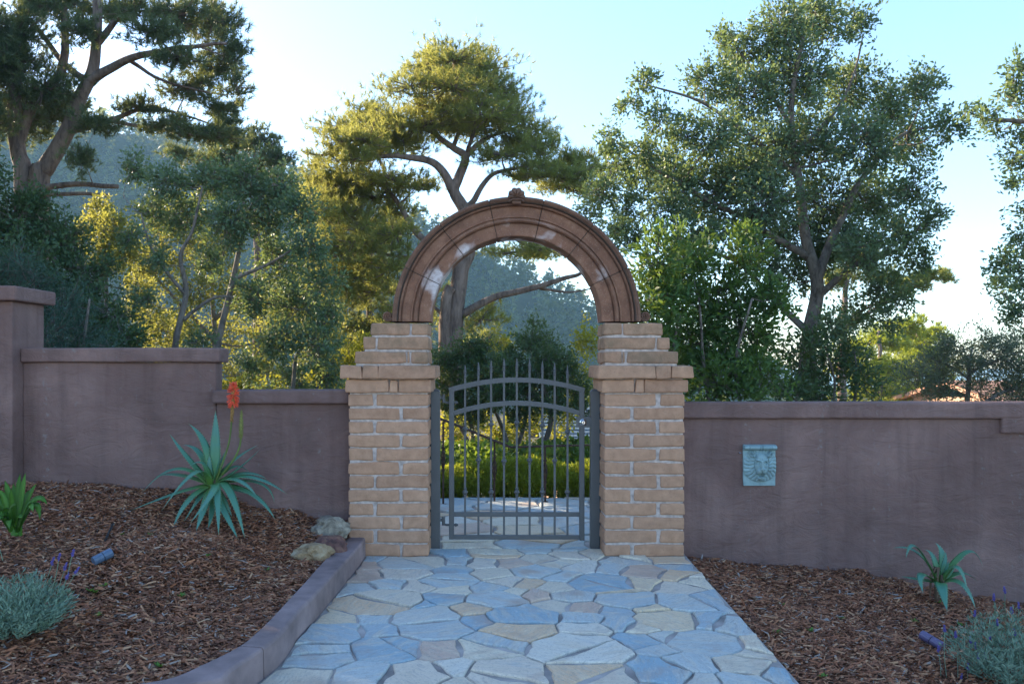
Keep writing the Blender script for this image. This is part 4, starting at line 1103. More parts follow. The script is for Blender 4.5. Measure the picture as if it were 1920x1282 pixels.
# lavender
def lavender(name, label, center, rx, rz_, nst, flowers):
    e = empty(name, (center.x, center.y, center.z)); put(e, label, 'lavender')
    V = []; R_ = []; stems = MB()
    for k in range(nst):
        a = random.random()*6.283; u = random.random()**.5; el = random.uniform(.12, 1.0)
        end = Vector((math.cos(a)*u*rx*1.0, math.sin(a)*u*rx, rz_*(1-.55*u*u)*random.uniform(.75, 1.05)))
        b = Vector((end.x*.35, end.y*.35, 0)); n = 7
        for i in range(2, n+1):
            t = i/n; p = center+b.lerp(end, t); d = (end-b).normalized()
            for w in range(3):
                q = random.random()*6.283; o_ = (Vector((math.cos(q), math.sin(q), 0))*.85+d*.9).normalized(); L = random.uniform(.022, .04); s = o_.cross(d).normalized()*.0022
                V += [p-s, p+o_*L*.5-s*1.2, p+o_*L, p+o_*L*.5+s*1.2]; R_.append(random.random())
    np_mesh('foliage', np.array([tuple(v) for v in V]), 4, M['lav_leaf'], e, np.array(R_))
    for (p, q) in flowers:
        m = MB(); m.tube(catmull([p, p.lerp(q, .5)+Vector((random.uniform(-.008, .008), 0, 0)), q], 4), .0016, 5); o = m.build('flower_stem', M['lav_leaf'], e)
        m = MB(); d = (q-p).normalized()
        for k in range(26):
            t = random.random(); c = q+d*(t*.034-.002); a = random.random()*6.283; o_ = Vector((math.cos(a), math.sin(a), .7)).normalized()
            m.tube([c, c+o_*.0085*(1.2-.6*t)], [.0036, .0016], 4)
        m.build('flower_head', M['lav_flower'], o)
c1 = P(35, 1150, 3.55); c1.z = lz(c1.x, c1.y)-.01
LFL = [((105,1125),(121,1068)), ((112,1118),(135,1042)), ((95,1110),(110,1050)), ((125,1100),(141,1075)), ((90,1080),(97,1058)), ((118,1110),(125,1085)), ((5,1050),(-4,1020))]
lavender('lavender_bush', 'grey green lavender mound beside the strap leaved clump', c1, .235, .27, 420, [(P(a[0], a[1], 3.5), P(b[0], b[1], 3.5)) for a, b in LFL])
c2 = P(1900, 1335, 3.95); c2.z = rz(c2.x, c2.y)-.02
RFL = [((1775,1270),(1771,1183)), ((1796,1270),(1792,1195)), ((1829,1250),(1828,1155)), ((1868,1210),(1864,1125)), ((1890,1190),(1884,1112)), ((1900,1200),(1897,1150)), ((1822,1260),(1820,1205)), ((1830,1265),(1829,1215)), ((1857,1235),(1857,1198)),
       ((1912,1180),(1910,1140)), ((1872,1200),(1870,1172)), ((1905,1230),(1903,1190)), ((1762,1290),(1760,1222)), ((1815,1280),(1815,1255)), ((1835,1270),(1834,1236)), ((1873,1270),(1872,1255)), ((1800,1290),(1802,1275)), ((1846,1260),(1847,1235)), ((1930,1200),(1935,1130)), ((1960,1210),(1965,1120))]
lavender('lavender_bush', 'loose lavender with many violet flower spikes near the small aloe', c2, .31, .37, 420, [(P(a[0], a[1], 3.95), P(b[0], b[1], 3.95)) for a, b in RFL])

# garden spotlights lying in the mulch
def spot(name, label, a, b, mat):
    e = empty(name, ((a.x+b.x)/2, (a.y+b.y)/2, min(a.z, b.z)-.02)); put(e, label, 'spotlight')
    d = (b-a); L = d.length; d.normalize(); m = MB()
    m.tube([a, a+d*L*.5], .0255, 14); o = m.build('housing', M[mat], e)
    m = MB(); m.tube([a+d*L*.5, a+d*L*.53], .0235, 14); m.build('seal_ring', M['rubber'], e)
    m = MB(); m.tube([a+d*L*.53, a+d*L*.985, a+d*L], [.0268, .0268, .0255], 14); m.build('shroud', M[mat], e)
    m = MB(); m.tube([b-d*.004, b+d*.0012], .021, 14); m.build('lens', M['glass'], e)
    m = MB(); c = a.lerp(b, .35); m.tube([c+Vector((0, 0, -.01)), c+Vector((.005, 0, -.09))], .008, 8); m.build('stake', M['rubber'], e)
def on(zf, px, py, dz):
    p = G(px, py, 0.3 if zf is lz else -0.2)
    for _ in range(12): p = G(px, py, zf(p.x, p.y)+dz)
    return p
spot('garden_spotlight', 'blue grey cylindrical spotlight lying in the raised mulch bed', on(lz, 175, 1052, .03), on(lz, 209, 1035, .05), 'lamp_blue')
spot('garden_spotlight', 'violet grey cylindrical spotlight lying below the small aloe', on(rz, 1768, 1212, .03), on(rz, 1728, 1189, .05), 'lamp_violet')
m = MB(); q = [on(lz, 197, 1014, .008), on(lz, 203, 1000, .018), on(lz, 208, 990, .03), on(lz, 212, 982, .03), on(lz, 222, 979, .012)]
m.tube(catmull(q, 5), .007, 8); put(m.build('drip_hose', M['rubber']), 'short black irrigation hose end poking from the mulch', 'hose')
m = MB(); q = on(lz, 323, 918, 0); m.tube([q, q+Vector((0, 0, .05))], .006, 7); m.tube([q+Vector((0, 0, .048)), q+Vector((0, 0, .056))], .009, 8); put(m.build('drip_stake', M['rubber']), 'thin black irrigation stake behind the flowering aloe', 'stake')

# rocks beside the kerb
def rock(label, px, py, D, sx, sy, sz, mat, seed):
    bm = bmesh.new(); bmesh.ops.create_icosphere(bm, subdivisions=4, radius=1)
    for v in bm.verts:
        p = v.co.copy(); n = mnoise.noise(p*1.1+Vector((seed, 0, 0)))*.42+mnoise.noise(p*2.7+Vector((0, seed, 0)))*.16
        n += mnoise.noise(p*4.3+Vector((seed, 5, 0)))*.12-0.34*abs(mnoise.noise(p*1.7+Vector((3, seed, 9))))+mnoise.noise(p*7+Vector((seed, seed, 0)))*.05
        v.co = p*(1+n)
        # flattened facets
        for ax in (Vector((.7, -.5, .5)), Vector((-.6, -.4, .7)), Vector((.1, -.95, .2)), Vector((0, .1, 1))):
            dd = v.co.dot(ax.normalized())
            if dd > .78: v.co -= ax.normalized()*(dd-.78)*.85
        v.co = Vector((v.co.x*sx, v.co.y*sy, v.co.z*sz))*1.15
    me = bpy.data.meshes.new('garden_rock'); bm.to_mesh(me); bm.free()
    o = link_mesh('garden_rock', me, M[mat]); c = P(px, py, D); o.location = c; put(o, label, 'rock'); return o
rock('green grey rounded rock against the pier and low wall', 618, 990, 5.63, .125, .11, .088, 'rock_grey', 2.2)
rock('dark russet wedge rock between two paler rocks', 616, 1022, 5.40, .105, .095, .068, 'rock_red', 7.9)
rock('ochre lichen speckled rock on the kerb edge', 585, 1037, 5.20, .105, .085, .066, 'rock_gold', 4.4)

# small weeds in the mulch
def weed(zf, px, py, s, label):
    c = on(zf, px, py, .004); V = []; R_ = []
    for k in range(16):
        a = random.random()*6.283; L = s*random.uniform(.5, 1.2); d = Vector((math.cos(a), math.sin(a), random.uniform(.15, .9))).normalized(); sd = d.cross(Vector((0, 0, 1))).normalized()*L*.22
        V += [c, c+d*L*.5-sd, c+d*L, c+d*L*.5+sd]; R_.append(random.random())
    put(np_mesh('weed', np.array([tuple(v) for v in V]), 4, M['weed'], None, np.array(R_)), label, 'weed', 'small weeds in the mulch')
for i, (px, py) in enumerate([(180, 1110), (196, 1098), (182, 1155), (170, 1108), (228, 1003), (283, 1003), (340, 1117), (300, 1250), (390, 1042), (500, 1070)]):
    weed(lz, px, py, .03, 'small green weed sprouting through the raised mulch bed')
for i, (px, py) in enumerate([(1455, 1185), (1520, 1183), (1466, 1134), (1715, 1165), (1580, 1160), (1540, 1268), (1760, 1130), (1800, 1172)]):
    weed(rz, px, py, .03, 'small green weed sprouting in the sloping mulch bed')

# ------------------------------------------------------------------ trees and shrubs
def leaf_quads(P0, d, L, W, fold=0.25):
    """folded diamond leaves from base points P0 along unit d"""
    n = len(P0); r = RNG.normal(size=(n, 3)); s = np.cross(d, r); s /= (np.linalg.norm(s, axis=1, keepdims=True)+1e-9); u = np.cross(s, d)
    L = L[:, None]; W = W[:, None]
    a = P0; t = P0+d*L-u*L*0.08; m = P0+d*L*0.48+u*W*fold
    return np.stack([a, m-s*W, t, m+s*W], 1).reshape(-1, 3)
def unit(v): return v/(np.linalg.norm(v, axis=1, keepdims=True)+1e-9)

class Tree:
    def __init__(s, name, label, cat, D, base_px, group=None):
        s.D = D; b = P(base_px, VPY, D); s.base = Vector((b.x, b.y, ground_z(b.x, b.y)))
        s.e = empty(name, s.base); put(s.e, label, cat, group); s.wood = MB(); s.samples = []; s.leaf = []; s.rn = []
    def limb(s, pts, r0, r1, dd=0.0, dd1=None, wob=0.02, sides=9, ground=False):
        n0 = len(pts); dd1 = dd if dd1 is None else dd1
        q = [P(a, b, s.D+dd+(dd1-dd)*i/(n0-1)) for i, (a, b) in enumerate(pts)]
        if ground: q.insert(0, Vector((q[0].x, q[0].y, min(q[0].z-.1, s.base.z-.2))))
        c = catmull(q, 7); n = len(c); out = []
        for i, p in enumerate(c):
            out.append(p+mnoise.noise_vector(p*1.7)*wob*(1 if i else 0)*s.D/10)
        rr = [r0+(r1-r0)*(i/(n-1))**.8 for i in range(n)]
        if ground: rr[0] *= 1.35; rr[1] *= 1.2
        s.wood.tube(out, rr, sides)
        s.samples += list(zip(out, rr))
    def attach(s, c, r=0.02):
        """branch from the nearest wood to a clump centre"""
        best = None; bd = 1e9
        for p, rr in s.samples:
            d = (p-c).length+max(0, p.z-c.z)*.7
            if d < bd: bd = d; best = (p, rr)
        p, rr = best
        mid = p.lerp(c, .55)+Vector((random.gauss(0, .06), random.gauss(0, .06), -.10))*min(1.2, bd)
        q = catmull([p, mid, c], 5); n = len(q)
        ra = min(rr*.75, r*(1+bd*.5)); q = [v+mnoise.noise_vector(v*3)*.03*bd for v in q[:1]]+[v+mnoise.noise_vector(v*3)*.04*bd for v in q[1:]]
        s.wood.tube(q, [ra+(r*.35-ra)*i/(n-1) for i in range(n)], 6); s.samples += [(v, r*.5) for v in q[2:]]
    def clump_leaf(s, px, py, r, dd=0.0, dens=1.0, L=.045, W=.5, flat=1.0, twig_r=.0035, shell=0.35, spread=.8, up=0.15, nleaf=9500, fill=24):
        c = P(px, py, s.D+dd); R_ = r/FPX*(s.D+dd)
        s.attach(c, max(.006, R_*.035))
        n = max(30, int(nleaf*dens*R_*R_)); n = int(n*2.0); nt2 = max(6, n//fill)
        dirs = unit(RNG.normal(size=(nt2, 3))); rad = R_*(shell+(1.12-shell)*RNG.random(nt2)**.5)*(1+.28*RNG.normal(size=nt2).clip(-1, 1.4))
        ends = np.array(c)+dirs*rad[:, None]*np.array([1, .9, flat]); st = np.array(c)+dirs*rad[:, None]*.25*np.array([1, .9, flat])+RNG.normal(size=(nt2, 3))*R_*.12
        for k in range(nt2):
            a, b = Vector(st[k]), Vector(ends[k]); s.wood.tube([a, a.lerp(b, .5)+Vector((0, 0, -.02*R_)), b], [twig_r*1.5, twig_r, twig_r*.4], 3, cap=False)
        per = fill; t = RNG.random((nt2, per))**.6
        t = .3+.72*t; ax = unit(ends-st)
        pos = st[:, None]+(ends-st)[:, None]*t[..., None]+RNG.normal(size=(nt2, per, 3))*L*spread
        d = unit((ax[:, None]*.8+RNG.normal(size=(nt2, per, 3))*.75+np.array([0, 0, up])).reshape(-1, 3))
        pos = pos.reshape(-1, 3); m = len(pos); l = L*RNG.uniform(.65, 1.2, m); w = l*W*.5*RNG.uniform(.8, 1.15, m)
        s.leaf.append(leaf_quads(pos, d, l, w)); tone = np.repeat(RNG.random(nt2)*.45, per); s.rn.append(np.clip(tone+RNG.random(m)*.55, 0, 1))
    def clump_needle(s, px, py, rx, rz_, dd=0.0, dens=1.0, grow=1.0, L=.15, w=.007, tufts=330, per=17, asp=1.0):
        Dk = s.D+dd; c = P(px, py, Dk); RX = rx/FPX*Dk*1.22*grow; RZ = rz_/FPX*Dk*1.3*grow
        s.attach(c, max(.012, RX*.03))
        nt2 = max(14, int(1.35*tufts*dens*RX*(RX*.6+RZ*.9))); nsub = max(3, nt2//9)
        # boughs fan out of the clump centre, shoots sit on the boughs
        sd = unit(RNG.normal(size=(nsub, 3))*np.array([1, .9, .75])+np.array([0, 0, .12])); sr = (.55+.5*RNG.random(nsub))
        ends = np.array(c)+sd*sr[:, None]*np.array([RX, RX*.85, RZ*1.1])*1.08
        for k in range(nsub):
            a, b = c, Vector(ends[k]); mid = a.lerp(b, .55)+Vector((0, 0, -.06*RX)); s.wood.tube([a, mid, b], [.016*RX/.8+.004, .01, .004], 4, cap=False)
        idx = RNG.integers(0, nsub, nt2); t = (.35+.7*RNG.random(nt2))[:, None]
        pos = np.array(c)*(1-t)+ends[idx]*t+RNG.normal(size=(nt2, 3))*np.array([RX, RX*.8, RZ])*.16
        ax = unit(sd[idx]*.6+RNG.normal(size=(nt2, 3))*.35+np.array([0, 0, .75]))
        nd = unit((ax[:, None]*.75+RNG.normal(size=(nt2, per, 3))*.55).reshape(-1, 3)); b = np.repeat(pos, per, 0)-np.repeat(ax, per, 0)*RNG.random((nt2*per, 1))*L*.7
        sv = np.cross(nd, RNG.normal(size=(nt2*per, 3))); sv = unit(sv)*w*(Dk/20)**.5
        l = (L*RNG.uniform(.6, 1.15, nt2*per))[:, None]
        s.leaf.append(np.stack([b-sv, b+nd*l, b+sv], 1).reshape(-1, 3)); s.rn.append(np.clip(np.repeat(RNG.random(nt2)*.5, per)+RNG.random(nt2*per)*.5, 0, 1))
    def done(s, wood, leaf, nper=4, smooth=True):
        s.wood.build('trunk', M[wood], s.e, smooth=smooth)
        np_mesh('crown', np.concatenate(s.leaf), nper, M[leaf], s.e, np.concatenate(s.rn))

# --- big live oak behind the long wall
t = Tree('oak_tree', 'broad live oak with forked trunk behind the long wall', 'tree', 9.6, 1520)
t.limb([(1525, 790), (1515, 650), (1532, 540), (1513, 450), (1496, 330), (1484, 200), (1505, 70)], .135, .02, ground=True)
t.limb([(1514, 480), (1430, 430), (1330, 375), (1235, 320), (1160, 270)], .05, .01, 0, -.4); t.limb([(1530, 525), (1572, 420), (1620, 330), (1690, 255), (1770, 235)], .065, .01, 0, .3)
t.limb([(1512, 620), (1450, 560), (1380, 490), (1300, 470)], .05, .012, 0, .5); t.limb([(1528, 560), (1600, 500), (1680, 470), (1730, 420)], .05, .01, 0, -.5)
t.limb([(1496, 330), (1400, 250), (1310, 190), (1215, 160)], .04, .008, 0, -.3); t.limb([(1490, 290), (1580, 190), (1618, 70)], .035, .008, 0, .3); t.limb([(1486, 240), (1420, 140), (1370, 80)], .03, .008, 0, .5)
for (a, b, r) in [(1540,35,60),(1612,52,36),(1470,58,58),(1395,95,48),(1352,72,24),(1318,150,42),(1400,180,66),(1500,150,76),(1590,165,58),(1660,200,58),(1730,170,42),(1772,236,34),(1705,268,48),(1620,270,66),(1520,270,76),(1425,280,76),(1335,260,56),(1208,158,26),(1186,196,24),(1232,230,34),(1148,255,30),
                  (1262,312,52),(1200,338,40),(1340,370,66),(1440,380,72),(1550,380,72),(1640,370,62),(1712,350,42),(1746,412,32),(1690,440,48),(1620,470,56),(1722,490,30),(1540,480,46),(1250,400,54),(1172,388,34),(1325,450,52),(1650,545,42),(1600,585,38),(1560,625,42),(1665,605,26),(1150,310,34),(1130,355,34),(1112,395,26),(1180,440,40),(1150,430,26),(1205,290,36),(1280,250,36),(1690,560,26),(1270,350,46),(1390,330,60),(1480,440,50),(1480,520,40),(1420,440,46),(1580,450,44),(1440,500,40)]:
    t.clump_leaf(a+random.uniform(-5, 5), b+random.uniform(-5, 5), r, random.uniform(-.75, .75), L=.056, W=.52, dens=.82)
t.done('bark_oak', 'oak_leaf')

# --- bay laurel and low shrub right behind the long wall
t = Tree('bay_laurel', 'bright green bay laurel shrub rising beside the right pier', 'shrub', 8.1, 1320)
for x in (1270, 1330, 1390): t.limb([(x, 790), (x-10, 680), (x+random.uniform(-20, 20), 560)], .03, .01, random.uniform(-.2, .2), ground=True)
for (a, b, r) in [(1232,485,46),(1290,500,56),(1250,560,62),(1340,560,64),(1400,485,40),(1405,435,24),(1272,440,22),(1300,640,72),(1222,640,46),(1400,620,64),(1440,560,44),(1250,712,54),(1340,712,62),(1425,700,56),(1225,560,44)]:
    t.clump_leaf(a, b, r, random.uniform(-.35, .35), L=.08, W=.38, nleaf=6500, up=.35, spread=.6)
t.done('bark_oak', 'bay_leaf')
t = Tree('laurel_shrub', 'dark low shrub under the live oak trunk behind the coping', 'shrub', 8.6, 1550)
for x in (1490, 1560, 1600): t.limb([(x, 800), (x+6, 720), (x+random.uniform(-14, 14), 660)], .025, .008, ground=True)
for (a, b, r) in [(1500,690,46),(1560,690,50),(1612,712,40),(1480,740,40),(1545,745,40),(1530,640,34),(1590,660,30)]:
    t.clump_leaf(a, b, r, random.uniform(-.3, .3), L=.07, W=.36, nleaf=5200, up=.2)
t.done('bark_oak', 'dark_leaf')
# --- oak whose branches enter from beyond the long wall's far end
t = Tree('oak_tree', 'live oak reaching leafy branches past the dropped coping', 'tree', 7.6, 2120)
t.limb([(2120, 900), (2110, 650), (2080, 450), (2050, 250), (2040, 80)], .13, .03, ground=True)
t.limb([(2060, 300), (1980, 240), (1900, 226), (1850, 222), (1806, 205)], .04, .006); t.limb([(2080, 470), (1990, 480), (1910, 500)], .04, .008); t.limb([(2085, 560), (1990, 580), (1900, 570)], .035, .008); t.limb([(2050, 200), (1970, 140), (1915, 120)], .03, .006)
for (a, b, r) in [(1912,135,30),(1902,185,28),(1850,222,24),(1815,208,17),(1872,244,20),(1912,290,32),(1906,342,20),(1912,440,20),(1890,492,33),(1880,540,28),(1902,585,30),(1945,500,58),(1945,250,46),(1990,180,70),(2010,380,90),(1960,610,48),(2060,150,90),(2090,320,90),(2090,500,90)]:
    t.clump_leaf(a, b, r, random.uniform(-.3, .3), L=.05, W=.5, nleaf=9000)
t.done('bark_oak', 'oak_leaf')

# --- oak with slender pale stems behind the tall wall
t = Tree('oak_tree', 'slender stemmed oak with sunlit inner leaves behind the low wall', 'tree', 9.9, 420)
t.limb([(322, 780), (330, 650), (350, 552), (338, 480), (362, 430), (380, 350)], .062, .012, ground=True); t.limb([(404, 780), (408, 650), (437, 524), (453, 453), (480, 370), (500, 330)], .066, .012, .2, ground=True)
t.limb([(437, 524), (510, 490), (580, 450)], .03, .008); t.limb([(350, 552), (290, 480), (265, 400)], .03, .008); t.limb([(345, 600), (400, 560), (450, 560), (560, 580)], .025, .008); t.limb([(548, 780), (551, 700), (556, 665), (578, 640)], .04, .014, .1, ground=True); t.limb([(580, 780), (600, 720), (622, 700)], .03, .01, .1, ground=True)
for (a, b, r) in [(250,318,30),(320,338,42),(390,338,46),(460,330,48),(520,350,44),(562,400,42),(500,410,54),(430,415,52),(352,410,42),(290,395,34),(582,460,42),(522,490,54),(602,532,42),(552,570,54),(612,600,38),(480,560,40),(592,650,46),(520,640,44),(556,712,40),(612,700,38),(300,480,28),(268,560,26),(390,490,30),(245,440,26),(470,690,30),(380,640,24)]:
    t.clump_leaf(a, b, r, random.uniform(-.6, .6), L=.052, W=.56, dens=.85)
t.done('bark_pale', 'oak_leaf')
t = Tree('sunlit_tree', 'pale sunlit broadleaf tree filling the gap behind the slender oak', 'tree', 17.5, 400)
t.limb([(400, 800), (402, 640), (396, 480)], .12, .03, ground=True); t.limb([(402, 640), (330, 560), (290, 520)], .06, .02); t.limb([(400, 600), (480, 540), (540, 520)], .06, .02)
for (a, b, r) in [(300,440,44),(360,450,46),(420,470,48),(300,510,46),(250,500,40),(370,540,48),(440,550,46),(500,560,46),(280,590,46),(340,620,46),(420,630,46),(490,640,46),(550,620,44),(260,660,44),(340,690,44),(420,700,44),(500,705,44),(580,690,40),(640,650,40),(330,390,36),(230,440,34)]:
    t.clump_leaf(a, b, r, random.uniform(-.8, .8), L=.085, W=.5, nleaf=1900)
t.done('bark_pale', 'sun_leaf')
# --- dark bushes at the far left
t = Tree('evergreen_bush', 'dense dark green evergreen bush rising behind the square post', 'shrub', 9.0, 110)
t.limb([(110, 800), (115, 620), (100, 480)], .06, .02, ground=True); t.limb([(40, 800), (40, 600), (45, 450)], .05, .02, ground=True); t.limb([(190, 800), (200, 680), (190, 560)], .04, .015, ground=True)
for (a, b, r) in [(40,425,66),(110,455,62),(30,505,66),(165,520,56),(110,565,66),(200,590,54),(235,640,46),(165,640,50),(62,382,36),(-45,450,80),(-90,560,100),(-60,340,70),(140,700,60),(220,700,50),(20,600,60)]:
    t.clump_leaf(a, b, r, random.uniform(-.5, .5), L=.05, W=.55, nleaf=8500, dens=1.05)
t.done('bark_oak', 'dark_leaf')
t = Tree('juniper_bush', 'blue green feathery juniper just over the tall wall', 'shrub', 7.4, 70)
for x in (10, 80, 150): t.limb([(x, 820), (x+5, 660), (x+random.uniform(-20, 20), 560)], .03, .01, ground=True)
for (a, b, r) in [(62,530,54),(120,572,50),(152,625,46),(18,505,46),(90,622,56),(-45,540,60),(195,650,34),(30,600,50),(130,680,50)]:
    t.clump_leaf(a, b, r, random.uniform(-.2, .2), L=.045, W=.2, nleaf=11000, up=.3, fill=30)
t.done('bark_oak', 'juniper')
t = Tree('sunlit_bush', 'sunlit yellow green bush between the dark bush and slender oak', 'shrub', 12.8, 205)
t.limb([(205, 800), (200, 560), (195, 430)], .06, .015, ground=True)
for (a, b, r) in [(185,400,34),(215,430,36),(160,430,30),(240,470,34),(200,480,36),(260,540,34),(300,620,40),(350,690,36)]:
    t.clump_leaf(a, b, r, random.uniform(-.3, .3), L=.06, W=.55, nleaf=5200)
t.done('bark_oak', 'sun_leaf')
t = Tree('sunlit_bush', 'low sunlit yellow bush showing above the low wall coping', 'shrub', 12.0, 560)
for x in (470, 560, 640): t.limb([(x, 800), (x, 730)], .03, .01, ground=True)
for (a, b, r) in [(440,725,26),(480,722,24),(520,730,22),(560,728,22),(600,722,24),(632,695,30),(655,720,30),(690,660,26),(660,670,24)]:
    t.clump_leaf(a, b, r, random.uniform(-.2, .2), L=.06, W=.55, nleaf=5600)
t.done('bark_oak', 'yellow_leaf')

# --- pines
t = Tree('pine_tree', 'huge twin trunked pine towering over the dark bush', 'tree', 19.0, 60)
t.limb([(42, 760), (44, 360), (34, 285), (26, 190), (42, 70), (50, -80)], .30, .09, ground=True); t.limb([(76, 760), (74, 360), (86, 312), (126, 246), (165, 150), (181, 80), (178, -60)], .32, .09, ground=True)
t.limb([(165, 152), (240, 112), (330, 92), (425, 82)], .13, .03, 0, -.8); t.limb([(126, 246), (205, 226), (285, 200), (390, 232)], .10, .02, 0, .8); t.limb([(180, 85), (232, 22), (300, -40)], .1, .03); t.limb([(112, 150), (122, 80), (120, -40)], .13, .06, .2); t.limb([(34, 285), (60, 200), (112, 140)], .14, .1)
t.limb([(70, 352), (130, 346), (222, 349)], .085, .05, -.2, -.5); t.limb([(72, 362), (140, 364), (205, 364)], .06, .035, -.2, -.4); t.limb([(165, 150), (120, 120), (60, 40)], .1, .05, 0, .6); t.limb([(240, 112), (300, 150), (400, 175)], .06, .015); t.limb([(205, 226), (300, 245), (400, 262)], .06, .012, .4, .8)
t.limb([(66, 330), (55, 312), (50, 300)], .06, .03)
for (a, b, rx, rz_) in [(30,60,60,40),(20,120,70,46),(80,165,60,38),(40,215,80,42),(120,200,50,32),(150,295,30,28),(180,235,44,22),(330,28,60,36),(400,40,55,40),(432,100,34,36),(442,162,28,26),(400,130,48,30),(340,108,48,24),(420,202,40,20),(350,168,48,20),(290,58,48,28),(250,18,50,28),(380,250,60,15),(318,232,50,14),(430,236,36,15),(200,20,50,24),(100,10,60,36),(-40,100,80,70),(-60,220,80,60),(260,200,44,14),(-120,40,110,80),(160,60,44,24)]:
    t.clump_needle(a, b, rx, rz_, random.uniform(-1.3, 1.3), L=.17, w=.009, tufts=300)
t.done('bark_pine', 'needle_dark', 3)
t = Tree('pine_tree', 'dark topped pine standing behind the slender oak', 'tree', 27.0, 480)
t.limb([(480, 760), (482, 450), (478, 280)], .22, .05, ground=True); t.limb([(482, 420), (420, 330), (380, 300)], .08, .02); t.limb([(480, 380), (520, 330)], .07, .02)
for (a, b, rx, rz_) in [(440,268,44,24),(490,258,38,24),(512,305,34,28),(400,298,40,18),(335,290,30,16),(470,320,50,24),(530,350,24,22),(420,345,50,22)]:
    t.clump_needle(a, b, rx, rz_, random.uniform(-1, 1), L=.2, w=.011, tufts=170)
t.done('bark_pine', 'needle_dark', 3)
t = Tree('pine_tree', 'tall spreading pine rising behind the stone arch', 'tree', 20.5, 850)
t.limb([(846, 760), (850, 632), (863, 512), (878, 470), (872, 400), (852, 360), (859, 335), (873, 295), (850, 277), (818, 253), (790, 200), (800, 140)], .30, .03, wob=.01, ground=True)
t.limb([(852, 360), (818, 309), (750, 294), (696, 290), (640, 270)], .14, .02, 0, -.6); t.limb([(872, 297), (904, 264), (936, 250), (985, 232)], .09, .02, 0, .5); t.limb([(868, 390), (888, 375), (917, 331), (954, 318), (1010, 310), (1090, 325)], .10, .015, 0, -.7)
t.limb([(872, 455), (791, 446), (741, 372), (696, 327), (655, 280)], .12, .02, 0, .7); t.limb([(868, 490), (764, 482), (709, 472), (668, 456), (630, 440)], .06, .012, 0, -.5); t.limb([(864, 592), (922, 560), (994, 541), (1062, 521), (1092, 510), (1140, 470)], .115, .03, 0, -.6, wob=.012); t.limb([(1010, 538), (1060, 548), (1110, 540)], .05, .015)
t.limb([(836, 760), (832, 640), (838, 560), (846, 540)], .17, .13, -.25, ground=True); t.limb([(850, 277), (862, 220), (850, 150)], .07, .015, 0, .6); t.limb([(877, 285), (900, 200), (915, 160)], .06, .015, 0, -.6); t.limb([(818, 253), (760, 230), (690, 215)], .05, .012, 0, .6); t.limb([(900, 450), (930, 440), (1000, 462)], .05, .012, 0, -.4); t.limb([(840, 600), (790, 560), (760, 600)], .06, .015)
for (a, b, rx, rz_) in [(850,112,58,24),(800,122,40,24),(902,130,54,26),(932,172,44,24),(770,162,44,20),(842,162,58,24),(892,190,58,24),(962,212,38,20),(820,202,58,20),(680,212,48,20),(640,240,38,18),(702,240,48,17),(742,220,40,17),(992,232,28,18),(620,290,38,17),(660,300,38,15),(598,312,24,14),(702,288,40,13),(762,268,48,14),(902,240,48,17),(962,262,38,17),(1012,280,42,17),(1062,300,42,17),(1092,312,36,15),(1042,330,48,13),(1000,310,42,13),(1112,342,32,12),
                        (962,332,38,12),(650,350,56,18),(600,342,28,18),(702,370,48,18),(640,400,56,23),(610,430,38,23),(682,430,48,23),(742,440,38,22),(782,350,40,14),(640,480,48,23),(702,490,42,23),(620,520,38,23),(980,470,50,13),(1022,466,40,12),(902,600,34,28),(792,560,36,36),(760,620,38,28),(912,640,32,22),(850,225,70,22),(780,235,60,20),(920,215,50,20),(730,260,50,16),(860,140,70,26),(690,265,50,18),(655,265,44,18),(1000,262,44,16),(1075,325,44,14),(940,290,50,14),(670,335,60,18),(620,370,44,20),(660,455,56,22),(600,400,34,24),(740,400,44,20),(720,330,50,14),(600,460,34,24),(590,370,34,22),(650,520,50,28),(700,550,44,26),(610,560,40,26),(740,500,40,24),(1130,320,30,12),(1060,350,50,14)]:
    t.clump_needle(a, b, rx, rz_, random.uniform(-1.2, 1.2), L=.17, w=.008, tufts=300, dens=.5, grow=1.3)
t.done('bark_pine', 'needle', 3)
t = Tree('pine_tree', 'smaller sunlit pine left of the tall pine trunk', 'tree', 26.0, 692)
t.limb([(690, 760), (692, 600), (696, 500), (702, 430)], .2, .05, ground=True); t.limb([(694, 560), (640, 550)], .06, .02); t.limb([(694, 580), (740, 570)], .06, .02)
for (a, b, rx, rz_) in [(640,556,48,26),(722,536,40,22),(670,608,48,22),(740,590,38,22),(620,640,38,22),(600,590,34,22),(690,650,44,20),(580,480,34,24),(700,440,40,22),(600,540,50,30),(660,500,50,28),(590,420,40,26),(720,620,44,26),(650,660,50,24),(570,380,30,24),(760,660,40,24),(540,600,40,30)]:
    t.clump_needle(a, b, rx, rz_, random.uniform(-1, 1), L=.2, w=.011, tufts=170)
t.done('bark_pine', 'needle', 3)
t = Tree('pine_tree', 'pine with a level bough seen past the live oak trunk', 'tree', 22.0, 1580)
t.limb([(1578, 760), (1580, 640), (1586, 560), (1592, 470)], .16, .05, ground=True); t.limb([(1582, 620), (1640, 580), (1700, 545), (1760, 520)], .08, .02); t.limb([(1584, 600), (1660, 560), (1720, 530)], .05, .015)
for (a, b, rx, rz_) in [(1742,520,38,15),(1700,530,38,13),(1652,515,38,15),(1772,514,16,11),(1600,480,50,20),(1560,520,40,18)]:
    t.clump_needle(a, b, rx, rz_, random.uniform(-.6, .6), L=.17, w=.010, tufts=260)
t.done('bark_pine', 'needle', 3)
